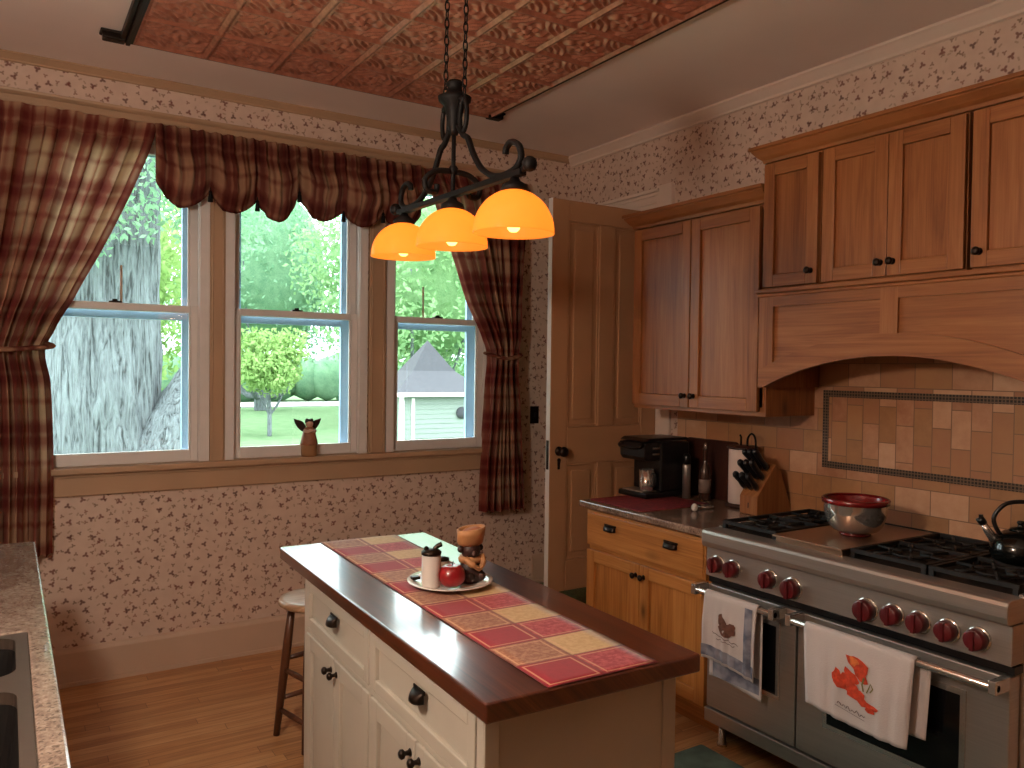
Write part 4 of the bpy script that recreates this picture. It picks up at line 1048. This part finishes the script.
# ------------------------------------------------------------------ things on the counter beside the range
CZ = .9145
m = MB(); m.prism(rrect(-.74, -.30, -1.60, -1.19, .01, 2), lambda u, v, d: (u, v, d), CZ, CZ+.004); single('placemat', m, MATRED, 'dark red woven placemat under the coffee maker', 'placemat')
Z = CZ+.0045; x0, x1, ya, yb = -.50, -.19, -1.13, -1.35
T = Thing('coffee_maker', 'black single cup coffee maker with a steel cup on the red placemat', 'coffee maker', ((x0+x1)/2, (ya+yb)/2, Z))
m = MB(); m.prism([(x0+.105, Z+.03), (x1, Z+.03), (x1, Z+.29), (x0+.105, Z+.29)], lambda u, v, d: (u, d, v), ya, yb); T.part('body', m, BLACKPL, bevel=.012)
m = MB(); m.box(x0, x1, ya, yb, Z, Z+.03); T.part('base', m, BLACKPL, bevel=.008)
m = MB(); m.prism([(x0+.015, Z+.195), (x0+.104, Z+.195), (x0+.104, Z+.292), (x0+.06, Z+.296), (x0+.01, Z+.29), (x0-.002, Z+.27), (x0+.0, Z+.215)], lambda u, v, d: (u, d, v), ya-.01, yb+.01); hd = T.part('brew_head', m, BLACKPL, bevel=.008)
m = MB(); m.prism([(x0+.0, Z+.297), (x1, Z+.297), (x1-.015, Z+.312), (x0+.03, Z+.312)], lambda u, v, d: (u, d, v), ya-.004, yb+.004); T.part('lid', m, BLACKPL, bevel=.006)
m = MB(); m.tube(spline([(x0-.004, ya-.03, Z+.285), (x0-.022, ya-.04, Z+.265), (x0-.022, yb+.04, Z+.265), (x0-.004, yb+.03, Z+.285)], 5), .009, 8); T.part('handle', m, DARKMETAL, parent=hd)
for k in range(2):
    m = MB(); m.box(x0+.05, x0+.10, yb+.008, yb+.0095, Z+.225+k*.03, Z+.235+k*.03); T.part('chrome_strip', m, STEELP, parent=hd, label='chrome strip on the brewing head')
m = MB(); m.box(x0+.006, x0+.10, ya-.03, yb+.03, Z+.0305, Z+.036); T.part('drip_tray', m, STEEL)
T = Thing('steel_cup', 'small steel cup with dark handle under the coffee maker spout', 'cup', (x0+.055, yb+.055, Z+.0365))
m = MB(); m.lathe([(0, 0), (.036, 0), (.038, .004), (.04, .11), (.037, .11), (.035, .006), (0, .006)], (x0+.055, yb+.055, Z+.0365), 26); T.part('body', m, STEELP)
m = MB(); q = Vector((x0+.055, yb+.055, Z+.0365)); m.tube(spline([q+Vector((.0, -.0405, .092)), q+Vector((.004, -.058, .088)), q+Vector((.006, -.06, .04)), q+Vector((.0, -.0405, .022))], 6), .005, 8); T.part('handle', m, BLACKPL)
BOARDM = wood('dark_board', srgb(40,18,12), srgb(58,28,20), srgb(76,40,28), .45, 18, 1.4)
m = MB(2); m.prism(rrect(-1.60, -1.23, CZ+.0, CZ+.305, .02, 4), lambda u, v, d: (-.135+.036*(v-CZ)/.3+d, u, v), 0, .016, grain=2)
single('cutting_board', m, BOARDM, 'dark wooden board leaning on the tiled wall behind the coffee maker', 'cutting board', bevel=.003)
cx, cy = -.215, -1.485
T = Thing('glass_bottle', 'slim dark glass bottle in front of the leaning board', 'bottle', (cx, cy, CZ))
m = MB(); m.lathe([(0, 0), (.028, 0), (.031, .005), (.031, .14), (.026, .165), (.012, .195), (.0105, .25), (.013, .252), (.013, .262), (0, .262)], (cx, cy, CZ), 24); T.part('body', m, GLASSDARK)
m = MB(); m.lathe([(0, .2625), (.01, .2625), (.008, .285), (.003, .30), (0, .30)], (cx, cy, CZ), 12); T.part('pourer', m, STEELP)
m = MB(); m.lathe([(.0313, .04), (.0316, .04), (.0316, .11), (.0313, .11)], (cx, cy, CZ), 24, cap=False); T.part('label', m, plain('faded_label', srgb(120,104,96), .7))
cx, cy = -.25, -1.388
T = Thing('pepper_mill', 'slim grey steel mill between coffee maker and bottle', 'mill', (cx, cy, CZ))
m = MB(); m.lathe([(0, 0), (.022, 0), (.022, .17), (.02, .178), (0, .178)], (cx, cy, CZ), 20); T.part('body', m, STEEL)
m = MB(); m.lathe([(0, .1785), (.021, .1785), (.021, .22), (.014, .232), (0, .234)], (cx, cy, CZ), 20); T.part('cap', m, BLACKPL)
cx, cy = -.185, -1.705
T = Thing('paper_towel_holder', 'white paper towel roll with wooden top and black loop behind the knife block', 'paper towel', (cx, cy, CZ))
m = MB(); m.lathe([(0, 0), (.078, 0), (.078, .01), (.07, .016), (0, .016)], (cx, cy, CZ), 30); T.part('base', m, BOARDM)
m = MB(); m.lathe([(.02, .017), (.064, .017), (.066, .021), (.066, .283), (.064, .287), (.02, .287), (.02, .017)], (cx, cy, CZ), 36, cap=False); T.part('roll', m, WHITEPAPER)
m = MB(); m.lathe([(0, .288), (.074, .288), (.076, .293), (.074, .300), (.02, .304), (0, .304)], (cx, cy, CZ), 30); T.part('top_disc', m, BOARDM)
m = MB(); m.tube(spline([(cx+.0, cy-.03, CZ+.30), (cx, cy-.032, CZ+.34), (cx, cy-.055, CZ+.365), (cx, cy-.078, CZ+.345), (cx, cy-.083, CZ+.28), (cx, cy-.084, CZ+.02)], 6), .005, 8); m.tube([(cx, cy+.01, CZ+.30), (cx, cy+.01, CZ+.345), (cx-.008, cy+.01, CZ+.355)], .005, 8); T.part('wire_loop', m, IRON)
# knife block: front faces the room (-x)
ky0, ky1 = -1.825, -1.93; kx = -.335
BLOCKW = wood('knife_block_wood', srgb(112,66,34), srgb(144,90,48), srgb(166,112,66), .45, 22, 1.5)
T = Thing('knife_block', 'slanted wooden knife block beside the paper towel roll', 'knife block', (kx+.11, (ky0+ky1)/2, CZ))
prof = [(kx, CZ), (kx+.235, CZ), (kx+.235, CZ+.035), (kx+.165, CZ+.20), (kx+.125, CZ+.235), (kx, CZ+.085)]
m = MB(2); m.prism(prof, lambda u, v, d: (u, d, v), ky0, ky1, grain=2); T.part('block', m, BLOCKW, bevel=.004)
m = MB(); m.box(kx-.0012, kx-.0002, (ky0+ky1)/2-.003, (ky0+ky1)/2+.003, CZ+.03, CZ+.055); T.part('stamp', m, DARKBROWN)
sl = Vector((.125, 0, .15)).normalized(); nn = Vector((-.15, 0, .125)).normalized()
kn = 0
KL = ['topmost knife in the block nearest the wall tiles', 'black knife in the top row of the block, room side of the topmost', 'black knife high on the block beside the paper roll', 'black knife at mid height on the range side of the block', 'black knife at mid height in the centre of the block', 'black knife at mid height on the paper roll side of the block', 'lowest black knife on the range side of the block', 'lowest black knife in the centre of the block', 'lowest black knife on the paper roll side of the block']
KG = [(.155, -.03, .13), (.155, .0, .125), (.155, .03, .12), (.10, -.034, .12), (.10, 0, .115), (.10, .034, .11), (.04, -.034, .10), (.04, 0, .10), (.04, .034, .10)]
KH = plain('black_knife_handle', srgb(20,20,24), .35, var=.1)
for (t, dy, L), lb in zip(KG, KL):
    p = Vector((kx, (ky0+ky1)/2+dy, CZ+.085))+sl*t+nn*.0015
    dirv = (nn+Vector((0, dy*1.3, .12))).normalized()
    T = Thing('kitchen_knife', lb, 'knife', tuple(p), group='black handled knives in the block')
    side = Vector((0, 1, 0))
    m = MB(); m.tube([p+dirv*.012, p+dirv*.03, p+dirv*L*.6, p+dirv*(L*1.12-.012), p+dirv*L*1.12], [.014, .017, .014, .018, .012], 10, flat=.7); T.part('handle', m, KH)
    m = MB(); m.tube([p, p+dirv*.0118], [.0095, .0105], 10, flat=.7); T.part('bolster', m, STEELP)
cx, cy = -.505, -1.70
m = MB(); m.sphere((cx, cy, CZ+.019), .016, 16, sz=1.2); single('ornament', m, WHITECER, 'tiny white egg shaped object on the counter in front of the bottle', 'ornament')
cx, cy = -.39, -1.66
m = MB(); m.lathe([(0, 0), (.034, 0), (.04, .006), (.042, .012), (.038, .012), (.03, .004), (0, .004)], (cx, cy, CZ), 26); single('small_dish', m, STEELP, 'small shiny dish on the counter before the paper towel roll', 'dish')

# bowl and kettle on the range
cx, cy = -.45, -2.515; Z = .9485
T = Thing('mixing_bowl', 'polished steel mixing bowl with red rim on the griddle cover', 'bowl', (cx, cy, Z))
m = MB(); pr = [(0, 0.012), (.055, .012), (.058, .013)]
for k in range(1, 11):
    a = PI/2*k/10; pr.append((.058+.060*math.sin(a)**.8, .013+.115*(1-math.cos(a))))
pr += [(.1195, .137), (.1165, .137)]+[(r-.003, z+.002) for r, z in reversed(pr[2:-1])]+[(0, .015)]
m.lathe(pr, (cx, cy, Z), 44, cap=False); T.part('bowl', m, STEELP)
m = MB(); m.lathe([(.1165, .1375), (.113, .128), (.10, .105), (.075, .078), (.04, .062), (0, .058)], (cx, cy, Z), 44, cap=False); T.part('lining', m, REDENAMEL)
m = MB(); m.lathe([(.1195, .124), (.125, .126), (.127, .143), (.120, .147), (.1165, .143)], (cx, cy, Z), 44, cap=False); T.part('rim', m, REDENAMEL)
m = MB(); m.lathe([(0, 0), (.056, 0), (.06, .004), (.057, .0115), (0, .0115)], (cx, cy, Z), 36); T.part('foot', m, REDENAMEL)
cx, cy = -.37, -3.085; Z = .9515
KS = .86
T = Thing('tea_kettle', 'black whistling kettle with arched handle on the right rear burner', 'kettle', (cx, cy, Z))
m = MB(); m.lathe([(0, 0), (.085, 0), (.1, .01), (.108, .035), (.104, .07), (.085, .102), (.055, .12), (.045, .123), (0, .124)], (cx, cy, Z), 40); T.part('body', m, KETTLE)
m = MB(); m.lathe([(0, .1245), (.043, .1245), (.036, .133), (.012, .138), (.01, .148), (.015, .154), (.012, .162), (0, .164)], (cx, cy, Z), 24); T.part('lid', m, KETTLE)
u = Vector((-.62, .78, 0))
P0 = Vector((cx, cy, Z))
m = MB(); m.tube([P0+u*.085+Vector((0,0,.075)), P0+u*.115+Vector((0,0,.115)), P0+u*.132+Vector((0,0,.145))], [.02, .015, .012], 14); sp = T.part('spout', m, STEELP)
m = MB(); m.tube([P0+u*.130+Vector((0,0,.142)), P0+u*.146+Vector((0,0,.165))], [.015, .016], 12); m.box(P0.x+u.x*.14-.006, P0.x+u.x*.14+.006, P0.y+u.y*.14-.006, P0.y+u.y*.14+.006, Z+.16, Z+.178); T.part('whistle_cap', m, BLACKPL, parent=sp)
m = MB(); hp = spline([P0+u*.075+Vector((0,0,.108)), P0+u*.095+Vector((0,0,.165)), P0+u*.06+Vector((0,0,.222)), P0+Vector((0,0,.238)), P0-u*.055+Vector((0,0,.225)), P0-u*.085+Vector((0,0,.17)), P0-u*.075+Vector((0,0,.108))], 6)
m.tube(hp, .0085, 10); T.part('handle', m, BLACKPL)
T.o.scale = (KS, KS, KS)

# winged figurine on the sill
cx, cy, Z = -1.836, -.022, ZS+.0005
T = Thing('winged_figurine', 'small brown winged figurine standing on the window sill', 'figurine', (cx, cy, Z))
ROBE = plain('brown_robe', srgb(150,100,72), .6, var=.2, scale=40); SKIN = plain('pale_pink_clay', srgb(214,176,154), .6, var=.1)
m = MB(); m.lathe([(0, 0), (.041, 0), (.043, .012), (.045, .058), (.0455, .064)], (cx, cy, Z), 26, cap=True); T.part('base', m, plain('sand_clay', srgb(160,118,80), .7, var=.1))
m = MB(); m.lathe([(.046, .0645), (.05, .068), (.047, .085), (.039, .12), (.031, .15), (.02, .165), (0, .167)], (cx, cy, Z), 26); T.part('robe', m, ROBE)
m = MB(); m.sphere((cx, cy-.004, Z+.182), .022, 16); m.tube(spline([(cx-.03, cy-.01, Z+.145), (cx-.018, cy-.036, Z+.142), (cx, cy-.04, Z+.15)], 4), .010, 8); m.tube(spline([(cx+.03, cy-.01, Z+.145), (cx+.018, cy-.036, Z+.142), (cx, cy-.04, Z+.15)], 4), .010, 8); T.part('head_and_arms', m, SKIN)
m = MB(); m.sphere((cx, cy+.004, Z+.194), .0235, 14, sz=.75); m.sphere((cx-.014, cy, Z+.203), .011, 10); m.sphere((cx+.014, cy, Z+.203), .011, 10); T.part('hair', m, DARKBROWN)
for s_ in (-1, 1):
    m = MB(); o = [(.012, .135), (.035, .14), (.058, .162), (.072, .185), (.08, .212), (.058, .206), (.038, .2), (.024, .19), (.012, .17)]
    m.prism([(cx+s_*a, Z+h) for a, h in o], lambda u_, v_, d: (u_, d+.1*abs(u_-cx), v_), cy+.018, cy+.028); T.part('wing', m, DARKBROWN, bevel=.003)

# ------------------------------------------------------------------ chandelier over the island
CX, CY = -2.11, -2.226
T = Thing('pendant_chandelier', 'black iron bar chandelier with three amber glass bowls over the island', 'chandelier', (CX, CY, 1.95))
m = MB(); m.lathe([(0, 2.295), (.012, 2.297), (.016, 2.31), (.022, 2.33), (.026, 2.36), (.032, 2.385), (.05, 2.40), (.052, 2.412), (.034, 2.42), (.024, 2.43), (.022, 2.443), (.03, 2.452), (.02, 2.462), (0, 2.463)], (CX, CY, 0), 20); T.part('hub', m, IRON)
for s_ in (-1, 1):
    m = MB(); lp = [(CX, CY+s_*(.058+.022*math.cos(a)), 2.345+.05*math.sin(a)) for a in [2*PI*k/20 for k in range(20)]]
    m.tube(lp, .0075, 8, closed=True); m.tube([(CX, CY+s_*.02, 2.40), (CX, CY+s_*.05, 2.395), (CX, CY+s_*.066, 2.385)], .012, 8); T.part('hub_ring', m, IRON)
    m = MB(); ap = spline([(CX, CY+s_*.03, 2.318), (CX, CY+s_*.062, 2.283), (CX, CY+s_*.09, 2.268), (CX, CY+s_*.125, 2.215), (CX, CY+s_*.175, 2.163), (CX, CY+s_*.24, 2.130), (CX, CY+s_*.31, 2.122), (CX, CY+s_*.365, 2.130), (CX, CY+s_*.388, 2.155), (CX, CY+s_*.375, 2.188), (CX, CY+s_*.338, 2.205), (CX, CY+s_*.312, 2.195), (CX, CY+s_*.308, 2.178)], 6)
    m.tube(ap, .0085, 8, flat=1.2); T.part('scroll_arm', m, IRON)
    m = MB(); m.sphere((CX, CY+s_*.43, 2.128), .021, 14); m.tube([(CX, CY+s_*.395, 2.118), (CX, CY+s_*.42, 2.127)], .009, 8); T.part('ball_finial', m, IRON)
    m = MB(); m.tube(spline([(CX+s_*.012, CY, 2.185), (CX+s_*.06, CY, 2.178), (CX+s_*.095, CY, 2.15), (CX+s_*.09, CY, 2.118), (CX+s_*.06, CY, 2.115), (CX+s_*.055, CY, 2.138)], 6), .009, 8); T.part('cross_scroll', m, IRON)
m = MB(); m.tube([(CX, CY, 2.30), (CX, CY, 2.10)], .007, 8); m.sphere((CX, CY, 2.19), .016, 10); T.part('centre_rod', m, IRON)
m = MB(); m.box(CX-.012, CX+.012, CY-.40, CY+.40, 2.104, 2.122); T.part('bar', m, IRON, bevel=.003)
LAMPS = [-1.868, -2.226, -2.584]
for y in LAMPS:
    m = MB(); m.lathe([(0, 2.104), (.012, 2.104), (.016, 2.095), (.034, 2.084), (.037, 2.074), (.036, 2.068), (0, 2.068)], (CX, y, 0), 18); T.part('fitter', m, IRON)
    m = MB(); pr = []
    for k in range(15):
        a = PI/2*k/14; pr.append((max(.018, .110*math.sin(a)), 1.957+.113*math.cos(a)))
    pr.append((.1105, 1.952)); m.lathe(pr, (CX, y, 0), 40, cap=False); sh = T.part('glass_shade', m, SHADE, solid=.004)
    m = MB(); m.lathe([(0, 1.955), (.010, 1.957), (.017, 1.965), (.021, 1.978), (.019, 1.993), (.012, 2.01), (.011, 2.03), (0, 2.03)], (CX, y, 0), 16); T.part('bulb', m, BULB, parent=sh)
    m = MB(); m.lathe([(0, 2.03), (.014, 2.03), (.014, 2.066), (0, 2.066)], (CX, y, 0), 12); T.part('socket', m, IRON, parent=sh)
for s_ in (-1, 1):
    m = MB(); z = 2.40; k = 0
    while z < H-.06:
        L = .030
        for q in range(1):
            pts = []
            for t in range(12):
                a = 2*PI*t/12; d = .0068*math.cos(a)
                pts.append((CX+(d if k % 2 else 0), CY+s_*.062+(0 if k % 2 else d), z+L/2+(L/2+.002)*math.sin(a)))
            m.tube(pts, .0024, 6, closed=True)
        z += L-.003; k += 1
    T.part('chain', m, IRON)
m = MB(); m.lathe([(0, H-.058), (.05, H-.058), (.085, H-.045), (.092, H-.036), (0, H-.036)], (CX, CY, 0), 28); T.part('canopy', m, IRON)
T.o.rotation_euler = (math.radians(1.1), 0, 0); T.o.location = (CX, CY, 1.962)

# ------------------------------------------------------------------ curtains
YC = -.075
def curtain(name, label, xo_tab, xi_tab, zt, zb, width, nf, tie_z, tie_x, seed, amp=.062):
    T = Thing(name, label, 'curtain', ((xo_tab[0][1]+xi_tab[0][1])/2, YC, zb), group='tied back plaid drapes')
    def surf(s, t):
        z = zt+(zb-zt)*t
        a, c = smooth_tab(xo_tab, t), smooth_tab(xi_tab, t)
        w = abs(c-a); x = a+(c-a)*s
        k = min(1.0, w/.9); A = amp*(.55+.6*(1-k))
        hd = 1-math.exp(-(t/.05)**2)*.55
        ph = 2*PI*nf*s+seed
        f = A*hd*(math.sin(ph+.6*math.sin(3*t+seed))+.45*math.sin(2.3*ph+seed*3+2*t)+.25*math.sin(.5*ph+4*t))
        y = YC-.006+f*.9
        y = min(y, -.056) if z < 1.13 and True else min(y, -.040)
        return (x+.010*math.sin(ph*2+seed)*hd, y, z)
    L = zt-zb
    m = MB(); m.grid(surf, 150, 70, lambda s, t: (s*width, t*L)); T.part('cloth', m, PLAID)
    m = MB(); m.grid(lambda s, t: (surf(s, .02+.03*t)[0], surf(s, .02)[1]-.010-.004*math.sin(PI*t), zt-.06-.035+.09*(1-t)), 60, 4, lambda s, t: (s*width, t*.1)); T.part('heading', m, PLAID)
    m = MB(); x0, x1 = tie_x
    m.tube(spline([(x0, YC+.03, tie_z+.02), (x0, YC-.06, tie_z+.01), ((x0+x1)/2, YC-.085, tie_z-.012), (x1, YC-.06, tie_z+.004), (x1, YC+.03, tie_z+.02)], 6), .012, 8, flat=2.2); T.part('tieback', m, PLAIDV)
    return T
zt, zb = 2.785, .675; L = zt-zb
def tt(z): return (zt-z)/L
curtain('drape_curtain', 'left plaid drape tied back beside the tree trunk window', [(0, -3.62), (tt(1.68), -3.56), (1, -3.55)],
        [(0, -2.645), (tt(2.44), -2.762), (tt(2.16), -2.885), (tt(1.885), -3.018), (tt(1.716), -3.105), (tt(1.64), -3.135), (tt(1.5), -3.112), (tt(1.17), -3.10), (1, -3.105)], zt, zb, 1.7, 9, 1.655, (-3.58, -3.125), .4)
curtain('drape_curtain', 'right plaid drape tied back beside the garage window', [(0, -.415), (tt(2.38), -.432), (tt(1.77), -.485), (tt(1.64), -.512), (tt(1.38), -.488), (1, -.425)],
        [(0, -1.16), (tt(2.68), -1.10), (tt(2.306), -.948), (tt(2.0), -.832), (tt(1.75), -.705), (tt(1.64), -.678), (tt(1.5), -.69), (tt(1.25), -.705), (tt(.9), -.73), (1, -.735)], zt, zb, 1.5, 8, 1.66, (-.50, -.69), 1.7)
# balloon valance
UPS = [-2.655, -2.397, -2.159, -1.934, -1.683, -1.445, -1.2]
UPZ = [2.50, 2.475, 2.455, 2.53, 2.45, 2.47, 2.50]; LOZ = [2.375, 2.375, 2.352, 2.38, 2.375, 2.38]
T = Thing('balloon_valance', 'plaid balloon valance with tassels gathered above the middle window', 'valance', (-1.82, -.11, 2.36))
def vfn(s, t):
    x = UPS[0]+(UPS[-1]-UPS[0])*s
    i = max(0, min(len(LOZ)-1, sum(1 for u in UPS[1:-1] if u <= x)))
    q = (x-UPS[i])/(UPS[i+1]-UPS[i]); e = UPZ[i]*(1-q)+UPZ[i+1]*q
    zb_ = e+(LOZ[i]-e)*math.sin(PI*q)**.75
    z0 = 2.785
    bul = math.sin(PI*max(0, min(1, q)))**.6
    fold = .016*math.sin(2*PI*x/.062+1.6*math.sin(9*x))+.008*math.sin(2*PI*x/.033+x*9)
    if t <= .8:
        r = t/.8; z = z0+(zb_-z0)*r**1.0
        y = -.10-.018*min(1, r*8)-(.105*bul)*math.sin(PI*min(1, max(0, (r-.25)/.75)))**1.2*(1-.3*r)+fold*(1-.4*r)-.020*math.sin(13*r+x*17+2*math.sin(x*23))*bul*r**1.5-.012*math.sin(26*r-x*31)*bul*r*r
    else:
        r = (t-.8)/.2; z = zb_+.06*bul*r+.004*math.sin(r*PI)*-1
        y = -.118+fold*.6-.006*bul+.05*r*bul
    y = min(y, -.056 if t < .1 else -.05)
    return (x, y, z)
m = MB(); m.grid(vfn, 260, 34, lambda s, t: (s*2.2, t*.5)); T.part('cloth', m, PLAIDV)
for x, z in zip(UPS[1:-1], UPZ[1:-1]):
    m = MB(); m.lathe([(0, .012), (.004, .01), (.009, .0), (.007, -.008), (.01, -.014), (.0135, -.05), (0, -.052)], (x, -.13, z-.004), 10); m.tube([(x, -.13, z+.02), (x, -.13, z+.005)], .0025, 6); T.part('tassel', m, IRON)

# ------------------------------------------------------------------ camera, sky and lamps
cam = bpy.data.cameras.new('camera'); co = bpy.data.objects.new('camera', cam); COL.objects.link(co)
yaw, pitch, roll, F = .5659, -.0207, .0126, 797.03
f = Vector((math.sin(yaw)*math.cos(pitch), math.cos(yaw)*math.cos(pitch), math.sin(pitch))); r = Vector((math.cos(yaw), -math.sin(yaw), 0)); u = r.cross(f)
R_ = math.cos(roll)*r+math.sin(roll)*u; U_ = -math.sin(roll)*r+math.cos(roll)*u
M = Matrix((R_, U_, -f)).transposed().to_4x4(); M.translation = Vector((-3.2829, -4.4329, 1.5909)); co.matrix_world = M
cam.sensor_fit = 'HORIZONTAL'; cam.sensor_width = 36; cam.lens = F/1024*36; cam.clip_start = .02; cam.clip_end = 300
SC.camera = co
W = bpy.data.worlds.new('overcast_sky'); SC.world = W; W.use_nodes = True; nt = W.node_tree; nt.nodes.clear()
tc = nt.nodes.new('ShaderNodeTexCoord'); sp = nt.nodes.new('ShaderNodeSeparateXYZ'); nt.links.new(tc.outputs['Generated'], sp.inputs[0])
rp = nt.nodes.new('ShaderNodeValToRGB'); rp.color_ramp.elements[0].position = 0; rp.color_ramp.elements[0].color = (.55, .62, .64, 1); rp.color_ramp.elements[1].position = .8; rp.color_ramp.elements[1].color = (1, 1.06, 1.08, 1)
nt.links.new(sp.outputs[2], rp.inputs[0]); bg = nt.nodes.new('ShaderNodeBackground'); bg.inputs[1].default_value = SKY_STRENGTH
nt.links.new(rp.outputs[0], bg.inputs[0]); wo = nt.nodes.new('ShaderNodeOutputWorld'); nt.links.new(bg.outputs[0], wo.inputs[0])
for x0, x1 in WIN:
    l = bpy.data.lights.new('window_portal', 'AREA'); l.shape = 'RECTANGLE'; l.size = x1-x0; l.size_y = ZH-ZS; l.cycles.is_portal = True
    o = bpy.data.objects.new('window_portal', l); COL.objects.link(o); o.location = ((x0+x1)/2, .21, (ZS+ZH)/2); o.rotation_euler = (-PI/2, 0, 0)
for y in LAMPS:
    l = bpy.data.lights.new('lamp_glow', 'POINT'); l.energy = LAMP_W; l.color = (1, .66, .34); l.shadow_soft_size = .03
    o = bpy.data.objects.new('lamp_glow', l); COL.objects.link(o); o.location = (CX, y, 1.995+(y-CY)*.019)
GP = (-3.62, -3.0, 2.02)  # added globe outside the view, fills the room with warm light
T = Thing('fill_globe', 'added fill light globe over the sink, out of view', 'fill light', (GP[0], GP[1], GP[2]-.1))
m = MB(); m.tube([(GP[0], GP[1], GP[2]+.12), (GP[0], GP[1], H-.03)], .008, 8); m.lathe([(0, H-.03), (.06, H-.03), (.06, H-.001), (0, H-.001)], (GP[0], GP[1], 0), 20); m.lathe([(0, .095), (.03, .095), (.03, .125), (0, .125)], GP, 16); T.part('stem', m, IRON)
m = MB(); m.sphere(GP, .1, 24); T.part('globe', m, m_emit('fill_globe_glow', FILL_C, FILL_W/(4*PI*PI*.01)*1.0)); 
VS = SC.view_settings; VS.view_transform = 'Standard'; VS.look = 'None'; VS.exposure = EXPOSURE; VS.gamma = 1; VS.use_curve_mapping = False
SC.cycles.max_bounces = 10; SC.cycles.diffuse_bounces = 5; SC.cycles.transparent_max_bounces = 12; SC.cycles.sample_clamp_indirect = 6
SC.cycles.caustics_reflective = False; SC.cycles.caustics_refractive = False
